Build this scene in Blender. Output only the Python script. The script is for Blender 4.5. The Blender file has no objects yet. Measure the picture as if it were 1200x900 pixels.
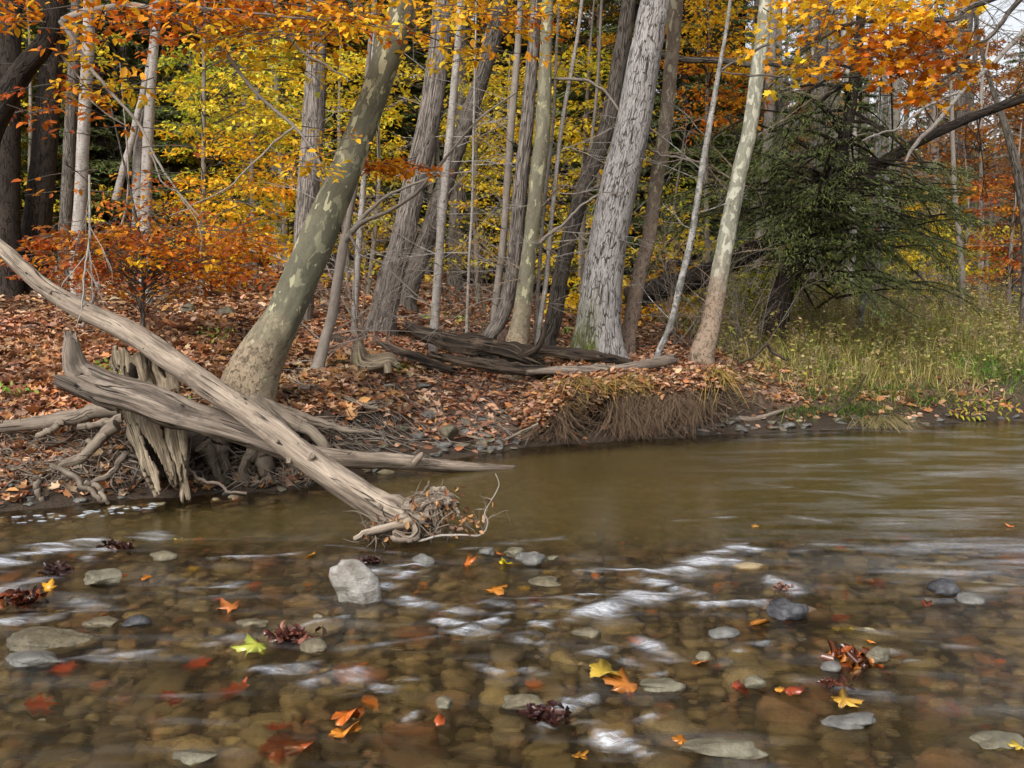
import bpy, math
import numpy as np
from mathutils import Vector

rng = np.random.default_rng(11)
sc = bpy.context.scene
COL = sc.collection
PI = math.pi

# ------------------------------------------------------------------ camera
CAM_H = 1.6
FPX = 1167.0                      # focal length in pixels of a 1200 px wide picture
PITCH = math.atan(110.0 / FPX)
cam_d = bpy.data.cameras.new('camera')
cam = bpy.data.objects.new('camera', cam_d)
COL.objects.link(cam)
cam.location = (0, 0, CAM_H)
cam.rotation_euler = (PI / 2 - PITCH, 0, 0)
cam_d.sensor_width = 36.0
cam_d.lens = 36.0 * FPX / 1200.0
cam_d.clip_end = 600
cam_d.clip_start = 0.05
sc.camera = cam
cP, sP = math.cos(PITCH), math.sin(PITCH)


def P(px, py, d):
    """world point at forward distance d whose place in the photograph is (px, py)"""
    xc = (px - 600.0) / FPX
    yc = -(py - 450.0) / FPX
    dx, dy, dz = xc, cP + yc * sP, -sP + yc * cP
    t = d / dy
    return np.array([dx * t, d, CAM_H + dz * t])


def W0(px, py):
    """point of the water surface"""
    xc = (px - 600.0) / FPX
    yc = -(py - 450.0) / FPX
    dx, dy, dz = xc, cP + yc * sP, -sP + yc * cP
    t = -CAM_H / dz
    return np.array([dx * t, dy * t, 0.0])


# ------------------------------------------------------------------ noise
def _h(i, j, k, seed):
    n = (i * 374761393 + j * 668265263 + k * 2147483647 + seed * 1274126177) & 0xFFFFFFFF
    n = ((n ^ (n >> 13)) * 1274126177) & 0xFFFFFFFF
    n = (n ^ (n >> 16)) & 0xFFFFFFFF
    n = (n * 2246822519) & 0xFFFFFFFF
    n = (n ^ (n >> 15)) & 0xFFFF
    return n / 65535.0


def noise3(x, y, z, seed=0):
    x, y, z = np.broadcast_arrays(np.asarray(x, float), np.asarray(y, float), np.asarray(z, float))
    xi, yi, zi = np.floor(x).astype(np.int64), np.floor(y).astype(np.int64), np.floor(z).astype(np.int64)
    fx, fy, fz = x - xi, y - yi, z - zi
    fx, fy, fz = [f * f * (3 - 2 * f) for f in (fx, fy, fz)]
    r = 0
    for a in (0, 1):
        wa = fx if a else 1 - fx
        for b in (0, 1):
            wb = fy if b else 1 - fy
            for c in (0, 1):
                wc = fz if c else 1 - fz
                r = r + wa * wb * wc * _h(xi + a, yi + b, zi + c, seed)
    return r * 2 - 1


def fbm(x, y, z=0.0, oct=4, seed=0):
    r, a, f = 0, 1.0, 1.0
    for o in range(oct):
        r = r + a * noise3(np.asarray(x) * f, np.asarray(y) * f, np.asarray(z) * f, seed + o * 7)
        a *= 0.5
        f *= 2.03
    return r


def sstep(a, b, x):
    t = np.clip((x - a) / (b - a), 0, 1)
    return t * t * (3 - 2 * t)


# ------------------------------------------------------------------ terrain
_sh_px = [(0, 600), (60, 596), (130, 588), (215, 584), (290, 576), (360, 572), (405, 560), (450, 551), (520, 541),
          (570, 531), (620, 524), (700, 518), (780, 514), (850, 509), (920, 506), (985, 502), (1050, 499), (1120, 494), (1200, 489)]
_sh = np.array([W0(*p)[:2] for p in _sh_px])
_sh = np.vstack([[-45, _sh[0, 1] - 18], [-9, _sh[0, 1] - 1.8], _sh, [9.5, _sh[-1, 1] + 1.6], [45, _sh[-1, 1] + 14]])


def shore(x):
    x = np.asarray(x, float)
    return np.interp(x, _sh[:, 0], _sh[:, 1]) + 0.07 * fbm(x * 2.1, 3.3, 0, 3, 5)


_S = np.array([-400, 0, .15, .35, .6, 1, 2, 3.5, 6, 10, 16, 30, 60, 120, 400], float)
_ST = np.array([-8, -3.4, -2.6, -1.7, -1.0, 0.1, 0.6, 2.5, 3.1, 8], float)
_hollow = [0, 0, .02, .05, .24, .56, .70, .87, 1.16, 1.55, 1.9, 2.7, 7, 20, 60]
_left = [0, 0, .03, .09, .17, .32, .56, .88, 1.25, 1.6, 1.9, 2.7, 7, 20, 60]
_cent = [0, 0, .03, .08, .15, .28, .52, .74, .99, 1.35, 1.65, 2.3, 6, 18, 60]
_ledge = [0, 0, .03, .34, .56, .63, .72, .82, .96, 1.2, 1.5, 2.0, 5, 16, 60]
_right = [0, 0, .04, .12, .26, .40, .55, .62, .68, .76, .9, 1.4, 5, 16, 60]
_TAB = np.array([_left, _left, _hollow, _hollow, _cent, _cent, _ledge, _ledge, _right, _right], float)


def H(x, y, rough=True):
    x = np.asarray(x, float)
    y = np.asarray(y, float)
    s = y - shore(x)
    xs = np.clip(x, -8, 8)
    i = np.clip(np.searchsorted(_ST, xs) - 1, 0, len(_ST) - 2)
    f = (xs - _ST[i]) / (_ST[i + 1] - _ST[i])
    z = np.zeros(np.broadcast(x, y).shape)
    for k in range(len(_ST) - 1):
        m = i == k
        if not np.any(m):
            continue
        z = np.where(m, np.interp(s, _S, _TAB[k]) * (1 - f) + np.interp(s, _S, _TAB[k + 1]) * f, z)
    # stream bed
    dep = np.interp(y, [-3, 2.5, 4, 5.9, 6.6, 7.6, 9, 30], [.10, .17, .13, .12, .30, .42, .45, .5])
    dep = dep + 0.03 * fbm(x * 1.1, y * 1.1, 0, 3, 9)
    dep = dep * sstep(0, 1.1, -s)
    near = shore(x) - 14.0
    dep = dep * sstep(0, 1.5, y - near)
    zn = np.clip(near - y, 0, 60) * 0.22
    z = np.where(s < 0, -np.maximum(dep, 0) - 0.01 + np.where(y < near, zn, 0), z)
    if rough:
        a = sstep(0.0, 1.5, s)
        z = z + a * (0.055 * fbm(x * 0.9, y * 0.9, 0, 4, 21)) + sstep(0, .3, s) * 0.018 * fbm(x * 5, y * 5, 0, 3, 33)
    return z


def hit(px, py):
    p1 = P(px, py, 1.0)
    dd = np.arange(3.0, 60, 0.25)
    for step in (.25, .02):
        g = H(p1[0] * dd, dd)
        k = max(int(np.argmax(g >= CAM_H + (p1[2] - CAM_H) * dd)), 1)
        d = dd[k]
        dd = np.arange(d - .27, d + .03, .02)
    return np.array([p1[0] * d, d, CAM_H + (p1[2] - CAM_H) * d])


# ------------------------------------------------------------------ mesh builder
class MB:
    def __init__(self):
        self.V, self.F, self.C, self.B, self.M = [], [], [], [], []
        self.n = 0

    def add(self, v, f, col=None, bark=None, mi=0):
        v = np.asarray(v, np.float32)
        self.V.append(v)
        f = np.asarray(f, np.int64)
        self.F.append(f + self.n)
        self.M.append(np.full(len(f), mi))
        if col is None:
            col = np.array([[1, 1, 1]])
        col = np.asarray(col, np.float32)
        if col.ndim == 1:
            col = col[None]
        if len(col) == 1:
            col = np.repeat(col, len(v), 0)
        self.C.append(col)
        self.B.append(v if bark is None else np.asarray(bark, np.float32))
        self.n += len(v)

    def build(self, name, mats, parent=None, smooth=True, label=None):
        me = bpy.data.meshes.new(name)
        V = np.concatenate(self.V)
        me.vertices.add(len(V))
        me.vertices.foreach_set('co', V.ravel())
        me.loops.add(sum(f.size for f in self.F))
        me.loops.foreach_set('vertex_index', np.concatenate([f.ravel() for f in self.F]).astype(np.int32))
        tot = np.concatenate([np.full(len(f), f.shape[1]) for f in self.F])
        st = np.concatenate([[0], np.cumsum(tot)[:-1]]).astype(np.int32)
        me.polygons.add(len(tot))
        me.polygons.foreach_set('loop_start', st)
        me.polygons.foreach_set('use_smooth', np.full(len(tot), smooth))
        if not isinstance(mats, (list, tuple)):
            mats = [mats]
        for m in mats:
            me.materials.append(m)
        if len(mats) > 1:
            me.polygons.foreach_set('material_index', np.concatenate(self.M).astype(np.int32))
        a = me.attributes.new('col', 'FLOAT_COLOR', 'POINT')
        C = np.concatenate(self.C)
        a.data.foreach_set('color', np.hstack([C, np.ones((len(C), 1))]).astype(np.float32).ravel())
        a = me.attributes.new('bark', 'FLOAT_VECTOR', 'POINT')
        a.data.foreach_set('vector', np.concatenate(self.B).astype(np.float32).ravel())
        me.update(calc_edges=True)
        o = bpy.data.objects.new(name, me)
        COL.objects.link(o)
        if parent is not None:
            o.parent = parent
            o.matrix_parent_inverse = parent.matrix_world.inverted() if False else o.matrix_parent_inverse
            o.location = (-parent.location[0], -parent.location[1], -parent.location[2])
        if label:
            o['label'] = label
        return o


def tag(o, label=None, cat=None, group=None, kind=None):
    if label:
        o['label'] = label
    if cat:
        o['category'] = cat
    if group:
        o['group'] = group
    if kind:
        o['kind'] = kind
    return o


def thing(name, loc, label, cat, group=None):
    o = bpy.data.objects.new(name, None)
    o.empty_display_size = 0.2
    COL.objects.link(o)
    o.location = tuple(float(c) for c in loc)
    return tag(o, label, cat, group)


def nrm(v):
    v = np.asarray(v, float)
    return v / (np.linalg.norm(v, axis=-1, keepdims=True) + 1e-9)


def catmull(pts, n):
    pts = np.asarray(pts, float)
    if len(pts) == 2:
        t = np.linspace(0, 1, n)[:, None]
        return pts[0] * (1 - t) + pts[1] * t
    q = np.vstack([2 * pts[0] - pts[1], pts, 2 * pts[-1] - pts[-2]])
    t = np.linspace(0, len(pts) - 1 - 1e-6, n)
    i = t.astype(int)
    u = (t - i)[:, None]
    p0, p1, p2, p3 = q[i], q[i + 1], q[i + 2], q[i + 3]
    return 0.5 * ((2 * p1) + (-p0 + p2) * u + (2 * p0 - 5 * p1 + 4 * p2 - p3) * u ** 2 + (-p0 + 3 * p1 - 3 * p2 + p3) * u ** 3)


def tube(mb, pts, rad, seg=8, n=None, disp=0.0, fr=(1.5, 6.0), col=None, cap=True, flute=0.0, seed=0, wob=0.0, ends=0.0, mi=0, flare=None):
    """a tapered limb through pts; disp roughens it, flute runs grooves along it"""
    pts = np.asarray(pts, float)
    rad = np.asarray(rad, float)
    if n is None:
        n = max(2, len(pts) * 3)
    c = catmull(pts, n) if len(pts) > 1 else pts
    r = np.interp(np.linspace(0, 1, n), np.linspace(0, 1, len(rad)), rad)
    if wob:
        L = np.linspace(0, 1, n) * 6
        c = c + wob * np.stack([fbm(L, seed + .5, 0, 3, seed), fbm(L, seed + 9.5, 0, 3, seed + 3), fbm(L, seed + 19.5, 0, 3, seed + 5)], 1)
    T = nrm(np.gradient(c, axis=0))
    up = np.array([0, 0, 1.0]) if abs(T[0, 2]) < 0.9 else np.array([0, -1.0, 0])
    N = np.zeros_like(T)
    a = nrm(up - T[0] * np.dot(up, T[0]))
    for i in range(n):
        a = nrm(a - T[i] * np.dot(a, T[i]))
        N[i] = a
    Bv = np.cross(T, N)
    s = np.concatenate([[0], np.cumsum(np.linalg.norm(np.diff(c, axis=0), axis=1))])
    ph = np.linspace(0, 2 * PI, seg, endpoint=False)
    R = np.repeat(r[:, None], seg, 1)
    r0 = max(float(np.mean(r)), 1e-4)
    cx, cy = np.cos(ph)[None, :], np.sin(ph)[None, :]
    if disp:
        R = R * (1 + disp * fbm(cx * fr[0] + seed * 3.1, cy * fr[0], s[:, None] / r0 * fr[0] * 0.25, 3, seed))
    if flute:
        R = R * (1 + flute * fbm(cx * fr[1] + seed, cy * fr[1], s[:, None] / r0 * 0.18, 3, seed + 40))
    if flare is not None:       # (height, amount, lobes) root flare at the start of the limb
        k = np.exp(-s / flare[0])[:, None]
        R = R * (1 + flare[1] * k * (0.55 + 0.45 * np.cos(flare[2] * ph + seed)[None, :]))
    V = c[:, None, :] + R[..., None] * (cx[..., None] * N[:, None, :] + cy[..., None] * Bv[:, None, :])
    if ends:
        e = fbm(cx * 3 + seed, cy * 3, 0, 2, seed + 77)
        V[-1] += (ends * r[-1] * (0.4 + e)[0][:, None]) * T[-1]
        e = fbm(cx * 3 + seed, cy * 3, 5, 2, seed + 87)
        V[0] -= (ends * r[0] * (0.4 + e)[0][:, None]) * T[0]
    bark = np.stack(np.broadcast_arrays(cx * r0 + seed * 1.7, cy * r0, s[:, None]), -1).reshape(-1, 3)
    V = V.reshape(-1, 3)
    i = np.arange(n - 1)[:, None] * seg
    j = np.arange(seg)[None, :]
    j2 = (j + 1) % seg
    F = np.stack([i + j, i + j2, i + seg + j2, i + seg + j], -1).reshape(-1, 4)
    mb.add(V, F, col, bark, mi)
    if cap and seg > 4:
        for k, rev in ((0, True), (n - 1, False)):
            ring = V[k * seg:(k + 1) * seg]
            cc = ring.mean(0) + (-T[0] if rev else T[-1]) * (-0.25 if ends else 0.15) * r[k]
            f = np.stack([np.arange(seg), (np.arange(seg) + 1) % seg, np.full(seg, seg)], 1)
            if rev:
                f = f[:, ::-1]
            bb = np.vstack([bark[k * seg:(k + 1) * seg], bark[k * seg:(k + 1) * seg].mean(0)[None]])
            mb.add(np.vstack([ring, cc]), f, col, bb, mi)
    return c


# leaf templates: x along the leaf, y across, z up
T_BEECH = (np.array([[0, 0, 0], [.33, -.27, .10], [.72, -.2, .08], [1, 0, -.05], [.72, .2, .08], [.33, .27, .10]]), np.array([[0, 1, 2, 3], [0, 3, 4, 5]]))
T_FAR = (np.array([[0, 0, 0], [.5, -.32, 0.06], [1, 0, 0], [.5, .32, 0.06]]), np.array([[0, 1, 2, 3]]))
_a = np.array([180, 215, 240, 268, 292, 320, 345, 360, 15, 40, 68, 92, 120, 145]) * PI / 180
_r = np.array([.30, .40, .30, .58, .34, .62, .36, .72, .36, .62, .34, .58, .30, .40])
_lv = np.stack([np.cos(_a) * _r + .3, np.sin(_a) * _r, 0.22 * np.abs(np.sin(_a)) * _r], 1)
T_LOBE = (np.vstack([_lv, [[.28, 0, -.03]]]), np.stack([np.arange(14), (np.arange(14) + 1) % 14, np.full(14, 14)], 1))
_t = np.linspace(-PI, PI, 44, endpoint=False)
_rr = 0.27 + np.zeros_like(_t)
for _c, _l, _w in ((0, .70, .62), (1.05, .62, .58), (-1.05, .62, .58), (2.05, .44, .5), (-2.05, .44, .5)):
    _dd = np.abs((_t - _c + PI) % (2 * PI) - PI)
    _rr = np.maximum(_rr, _l * np.clip(1 - (_dd / (_w * 1.5)) ** 1.3, 0, 1))
_rr = _rr * (1 + .07 * np.sin(_t * 22 + 1))
T_MAPLE = (np.vstack([np.stack([np.cos(_t) * _rr + .35, np.sin(_t) * _rr, .10 * _rr * np.cos(_t * 5) + .2 * _rr ** 2], 1), [[.35, 0, 0]]]),
           np.stack([np.arange(44), (np.arange(44) + 1) % 44, np.full(44, 44)], 1))
T_NEEDLE = (np.array([[0, -.09, 0], [0, .09, 0], [1, .05, 0], [1, -.05, 0]]), np.array([[0, 1, 2, 3]]))


def leaves(mb, pos, dirv, nor, size, col, tpl, curl=None):
    N = len(pos)
    if N == 0:
        return
    t, f = tpl
    k = len(t)
    X = nrm(dirv)
    Z = nrm(nor - X * np.sum(nor * X, 1, keepdims=True))
    Y = np.cross(Z, X)
    size = np.broadcast_to(np.asarray(size, float), (N,))[:, None, None]
    tt = np.repeat(t[None], N, 0)
    if curl is not None:
        c = np.asarray(curl)[:, None]
        tt[:, :, 2] = tt[:, :, 2] * (1 + 3 * c) + c * 0.9 * (tt[:, :, 0] - .4) ** 2
    V = pos[:, None, :] + size * (tt[:, :, 0:1] * X[:, None] + tt[:, :, 1:2] * Y[:, None] + tt[:, :, 2:3] * Z[:, None])
    F = (f[None] + (np.arange(N) * k)[:, None, None]).reshape(-1, f.shape[1])
    C = np.repeat(np.asarray(col)[:, None, :], k, 1).reshape(-1, 3)
    mb.add(V.reshape(-1, 3), F, C)


def pal(name, n, base=None):
    tab = PAL[name]
    i = rng.integers(0, len(tab), n) if base is None else np.where(rng.random(n) < .72, base % len(tab), rng.integers(0, len(tab), n))
    c = np.array(tab)[i]
    return c * (0.75 + 0.5 * rng.random((n, 1))) * (1 + 0.12 * (rng.random((n, 3)) - .5))


PAL = {
    'yellow': [(.90, .66, .04), (.86, .66, .05), (.76, .66, .07), (.92, .60, .03), (.62, .60, .06)],
    'gold': [(.90, .56, .03), (.88, .48, .025), (.88, .62, .04), (.80, .36, .02)],
    'orange': [(.78, .30, .02), (.70, .21, .018), (.80, .40, .022), (.55, .14, .016), (.80, .36, .02)],
    'copper': [(.58, .18, .025), (.44, .095, .016), (.68, .25, .02), (.32, .075, .018), (.70, .32, .022)],
    'rust': [(.34, .11, .02), (.42, .16, .025), (.26, .09, .02), (.50, .22, .03)],
    'lime': [(.46, .50, .05), (.60, .58, .05), (.72, .62, .05), (.30, .38, .045)],
    'green': [(.05, .10, .02), (.08, .14, .025), (.035, .07, .018)],
    'hemlock': [(.13, .17, .055), (.16, .20, .062), (.095, .125, .042), (.19, .23, .065), (.17, .16, .08)],
    'litter': [(.34, .165, .09), (.44, .235, .13), (.27, .125, .068), (.52, .32, .20), (.40, .17, .075), (.18, .09, .055), (.56, .39, .26), (.48, .23, .09), (.13, .07, .05), (.32, .19, .13), (.46, .27, .17)],
    'litterred': [(.36, .155, .06), (.44, .22, .085), (.28, .12, .055), (.19, .085, .045), (.48, .28, .13), (.36, .20, .11), (.16, .08, .05), (.46, .31, .20)],
    'meadow': [(.49, .45, .12), (.56, .47, .18), (.38, .42, .10), (.56, .43, .22), (.31, .36, .09), (.45, .33, .16), (.42, .36, .13)],
    'grass': [(.14, .27, .04), (.19, .32, .05), (.27, .34, .07), (.11, .20, .04)],
}


# ------------------------------------------------------------------ materials
def mat(name):
    m = bpy.data.materials.new(name)
    m.use_nodes = True
    nt = m.node_tree
    nt.nodes.clear()
    out = nt.nodes.new('ShaderNodeOutputMaterial')
    return m, nt, out


def nd(nt, typ, **kw):
    n = nt.nodes.new('ShaderNode' + typ)
    for k, v in kw.items():
        if k == 'inp':
            for a, b in v.items():
                n.inputs[a].default_value = b
        else:
            setattr(n, k, v)
    return n


def ramp(nt, fac, stops, interp='LINEAR'):
    r = nt.nodes.new('ShaderNodeValToRGB')
    r.color_ramp.interpolation = interp
    el = r.color_ramp.elements
    while len(el) > 1:
        el.remove(el[-1])
    el[0].position = stops[0][0]
    el[0].color = (*stops[0][1], 1)
    for p, c in stops[1:]:
        e = el.new(p)
        e.color = (*c, 1)
    nt.links.new(fac, r.inputs[0])
    return r.outputs[0]


def gray(v):
    return (v, v, v)


def mixc(nt, fac, a, b, mode='MIX'):
    m = nt.nodes.new('ShaderNodeMix')
    m.data_type = 'RGBA'
    m.blend_type = mode
    for s, v in ((m.inputs[0], fac), (m.inputs[6], a), (m.inputs[7], b)):
        if isinstance(v, bpy.types.NodeSocket):
            nt.links.new(v, s)
        elif isinstance(v, (int, float)):
            s.default_value = v
        else:
            s.default_value = (*v, 1)
    return m.outputs[2]


def mth(nt, op, a, b=None, c=None, clamp=False):
    m = nt.nodes.new('ShaderNodeMath')
    m.operation = op
    m.use_clamp = clamp
    for s, v in zip(m.inputs, (a, b, c)):
        if v is None:
            continue
        if isinstance(v, bpy.types.NodeSocket):
            nt.links.new(v, s)
        else:
            s.default_value = v
    return m.outputs[0]


def attr(nt, name):
    a = nt.nodes.new('ShaderNodeAttribute')
    a.attribute_name = name
    return a


def mapping(nt, vec, scale, loc=(0, 0, 0)):
    m = nt.nodes.new('ShaderNodeMapping')
    m.inputs['Scale'].default_value = scale
    m.inputs['Location'].default_value = loc
    nt.links.new(vec, m.inputs[0])
    return m.outputs[0]


def ntex(nt, vec, scale, detail=5, rough=.55, dist=0.0):
    n = nt.nodes.new('ShaderNodeTexNoise')
    n.inputs['Scale'].default_value = scale
    n.inputs['Detail'].default_value = detail
    n.inputs['Roughness'].default_value = rough
    n.inputs['Distortion'].default_value = dist
    nt.links.new(vec, n.inputs['Vector'])
    return n.outputs['Fac']


def vor(nt, vec, scale, feature='F1', rnd=1.0):
    n = nt.nodes.new('ShaderNodeTexVoronoi')
    n.feature = feature
    n.inputs['Scale'].default_value = scale
    n.inputs['Randomness'].default_value = rnd
    nt.links.new(vec, n.inputs['Vector'])
    return n


def bump(nt, h, strength, dist):
    b = nt.nodes.new('ShaderNodeBump')
    b.inputs['Strength'].default_value = strength
    b.inputs['Distance'].default_value = dist
    nt.links.new(h, b.inputs['Height'])
    return b.outputs[0]


def princ(nt, out, col, rough=.8, normal=None, spec=.3, **kw):
    p = nt.nodes.new('ShaderNodeBsdfPrincipled')
    for s, v in (('Base Color', col), ('Roughness', rough), ('Normal', normal), ('Specular IOR Level', spec)):
        if v is None:
            continue
        if isinstance(v, bpy.types.NodeSocket):
            nt.links.new(v, p.inputs[s])
        elif isinstance(v, (int, float)):
            p.inputs[s].default_value = v
        else:
            p.inputs[s].default_value = (*v, 1)
    nt.links.new(p.outputs[0], out.inputs[0])
    return p


def leaf_mat(name, trans=.35, rough=.55, spec=.25):
    m, nt, out = mat(name)
    a = attr(nt, 'col')
    p = nd(nt, 'BsdfPrincipled', inp={'Roughness': rough, 'Specular IOR Level': spec})
    nt.links.new(a.outputs['Color'], p.inputs['Base Color'])
    t = nd(nt, 'BsdfTranslucent')
    nt.links.new(a.outputs['Color'], t.inputs[0])
    mx = nd(nt, 'MixShader', inp={0: trans})
    nt.links.new(p.outputs[0], mx.inputs[1])
    nt.links.new(t.outputs[0], mx.inputs[2])
    nt.links.new(mx.outputs[0], out.inputs[0])
    return m


M_LEAF = leaf_mat('autumn_leaf', .42)
M_LITTER = leaf_mat('dry_leaf', .1, .7, .2)
M_NEEDLE = leaf_mat('needles', .25, .6, .2)
M_GRASS = leaf_mat('grass_blade', .3, .6, .2)
M_WETLEAF = leaf_mat('wet_leaf', .15, .22, .5)


def bark_plate(name, light, mid, dark, su=26.0, stretch=.22, depth=.02, moss=0.0, low_brown=None, patchmask=False, crack=.10):
    """furrowed bark: plates parted by dark cracks, laid in the limb's own coordinates"""
    m, nt, out = mat(name)
    b = attr(nt, 'bark').outputs['Vector']
    warp = nd(nt, 'TexNoise', inp={'Scale': 9.0, 'Detail': 3.0})
    nt.links.new(mapping(nt, b, (1, 1, .4)), warp.inputs['Vector'])
    va = nd(nt, 'VectorMath', operation='MULTIPLY_ADD')
    nt.links.new(warp.outputs['Color'], va.inputs[0])
    va.inputs[1].default_value = (.035, .035, .05)
    nt.links.new(b, va.inputs[2])
    v = mapping(nt, va.outputs[0], (1, 1, stretch))
    e = vor(nt, v, su, 'DISTANCE_TO_EDGE').outputs['Distance']
    f1 = vor(nt, v, su, 'F1')
    n1 = ntex(nt, mapping(nt, b, (1, 1, .3)), 30, 6, .65)
    rid = ntex(nt, mapping(nt, va.outputs[0], (1, 1, stretch * .6)), su * .8, 5, .6, .4)
    brk = ntex(nt, mapping(nt, b, (1, 1, .5)), 14, 4, .6)
    e2 = mth(nt, 'ADD', e, mth(nt, 'MULTIPLY_ADD', brk, .42, -.17))
    e2 = mth(nt, 'MINIMUM', e2, mth(nt, 'MULTIPLY_ADD', rid, 1.1, -.36))
    crk = ramp(nt, e2, [(0, gray(0)), (crack, gray(1))])
    n2 = ntex(nt, mapping(nt, b, (1, 1, .5)), 3.0, 3, .5)
    fine = ntex(nt, mapping(nt, b, (1, 1, .12)), 120, 4, .6)
    c = ramp(nt, n1, [(.3, mid), (.62, light)])
    c = mixc(nt, mth(nt, 'MULTIPLY', ramp(nt, n2, [(.4, gray(0)), (.62, gray(1))]), .45), c, mid)
    cellv = nt.nodes.new('ShaderNodeSeparateColor')
    nt.links.new(f1.outputs['Color'], cellv.inputs[0])
    c = mixc(nt, mth(nt, 'MULTIPLY', cellv.outputs[0], .35), c, mid)
    c = mixc(nt, crk, dark, c)
    c = mixc(nt, mth(nt, 'MULTIPLY', ramp(nt, fine, [(.35, gray(1)), (.6, gray(0))]), .4), c, dark)
    if moss:
        sep = nt.nodes.new('ShaderNodeSeparateXYZ')
        nt.links.new(b, sep.inputs[0])
        g = nd(nt, 'NewGeometry')
        sx = nt.nodes.new('ShaderNodeSeparateXYZ')
        nt.links.new(g.outputs['Normal'], sx.inputs[0])
        hgt = nd(nt, 'MapRange', inp={1: moss, 2: moss * .25, 3: 0, 4: 1})
        nt.links.new(sep.outputs[2], hgt.inputs[0])
        side = nd(nt, 'MapRange', inp={1: .35, 2: -.35, 3: 0, 4: 1})
        nt.links.new(sx.outputs[0], side.inputs[0])
        mk = mth(nt, 'MULTIPLY', hgt.outputs[0], side.outputs[0])
        mk = mth(nt, 'MULTIPLY', mk, ramp(nt, n1, [(.36, gray(.25)), (.5, gray(1))]))
        c = mixc(nt, mk, c, (.085, .095, .022))
    hgt = mth(nt, 'ADD', crk, mth(nt, 'MULTIPLY', n1, .6))
    princ(nt, out, c, .9, bump(nt, hgt, .9, depth), .15)
    return m


def bark_smooth(name, base, base2, spot=None, spot_lo=.56, spot_hi=.58, low=None, low_h=1.5, fleck=None, spot_scale=5.0):
    """smooth bark with patches where the outer bark has flaked off"""
    m, nt, out = mat(name)
    b = attr(nt, 'bark').outputs['Vector']
    n1 = ntex(nt, mapping(nt, b, (1, 1, .35)), 12, 6, .6)
    n0 = ntex(nt, mapping(nt, b, (1, 1, .6)), 60, 4, .6)
    c = ramp(nt, n1, [(.32, base2), (.62, base)])
    c = mixc(nt, mth(nt, 'MULTIPLY', ramp(nt, n0, [(.3, gray(1)), (.55, gray(0))]), .35), c, tuple(x * .55 for x in base2))
    h = mth(nt, 'ADD', n1, mth(nt, 'MULTIPLY', n0, .5))
    if spot:
        n3 = ntex(nt, mapping(nt, b, (1, 1, .55), (3, 1, 7)), spot_scale * .8, 4.0, .6, .4)
        mk3 = ramp(nt, n3, [(.55, gray(0)), (.565, gray(.75))])
        c = mixc(nt, mk3, c, tuple((x + y) * .42 for x, y in zip(spot, base)))
        h = mth(nt, 'SUBTRACT', h, mth(nt, 'MULTIPLY', mk3, .3))
        n2 = ntex(nt, mapping(nt, b, (1, 1, .48)), spot_scale, 3.0, .55, .3)
        mk = ramp(nt, n2, [(spot_lo, gray(0)), (spot_hi, gray(1))])
        sc_ = mixc(nt, n1, spot, tuple(x * .8 for x in spot))
        c = mixc(nt, mk, c, sc_)
        h = mth(nt, 'SUBTRACT', h, mth(nt, 'MULTIPLY', mk, .5))
    if low:
        sep = nt.nodes.new('ShaderNodeSeparateXYZ')
        nt.links.new(b, sep.inputs[0])
        hh = mth(nt, 'ADD', sep.outputs[2], mth(nt, 'MULTIPLY', ntex(nt, b, 3.5, 5, .6), low_h * 1.2))
        mr = nd(nt, 'MapRange', inp={1: low_h * 1.7, 2: low_h * 1.15, 3: 0, 4: 1})
        nt.links.new(hh, mr.inputs[0])
        e = ntex(nt, mapping(nt, b, (1, 1, .6)), 38, 5, .7, .8)
        crk = ramp(nt, e, [(.38, gray(0)), (.5, gray(1))])
        lc = mixc(nt, crk, tuple(x * .45 for x in low), mixc(nt, n1, low, tuple(min(1, x * 1.9) for x in low)))
        c = mixc(nt, mr.outputs[0], c, lc)
        h = mth(nt, 'ADD', h, mth(nt, 'MULTIPLY', mth(nt, 'MULTIPLY', crk, mr.outputs[0]), .8))
    if fleck:
        nf = ntex(nt, mapping(nt, b, (1, 1, 2.2)), 22, 4, .75)
        c = mixc(nt, ramp(nt, nf, [(.57, gray(0)), (.62, gray(1))]), c, fleck)
    princ(nt, out, c, .8, bump(nt, h, .6, .008), .2)
    return m


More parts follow.
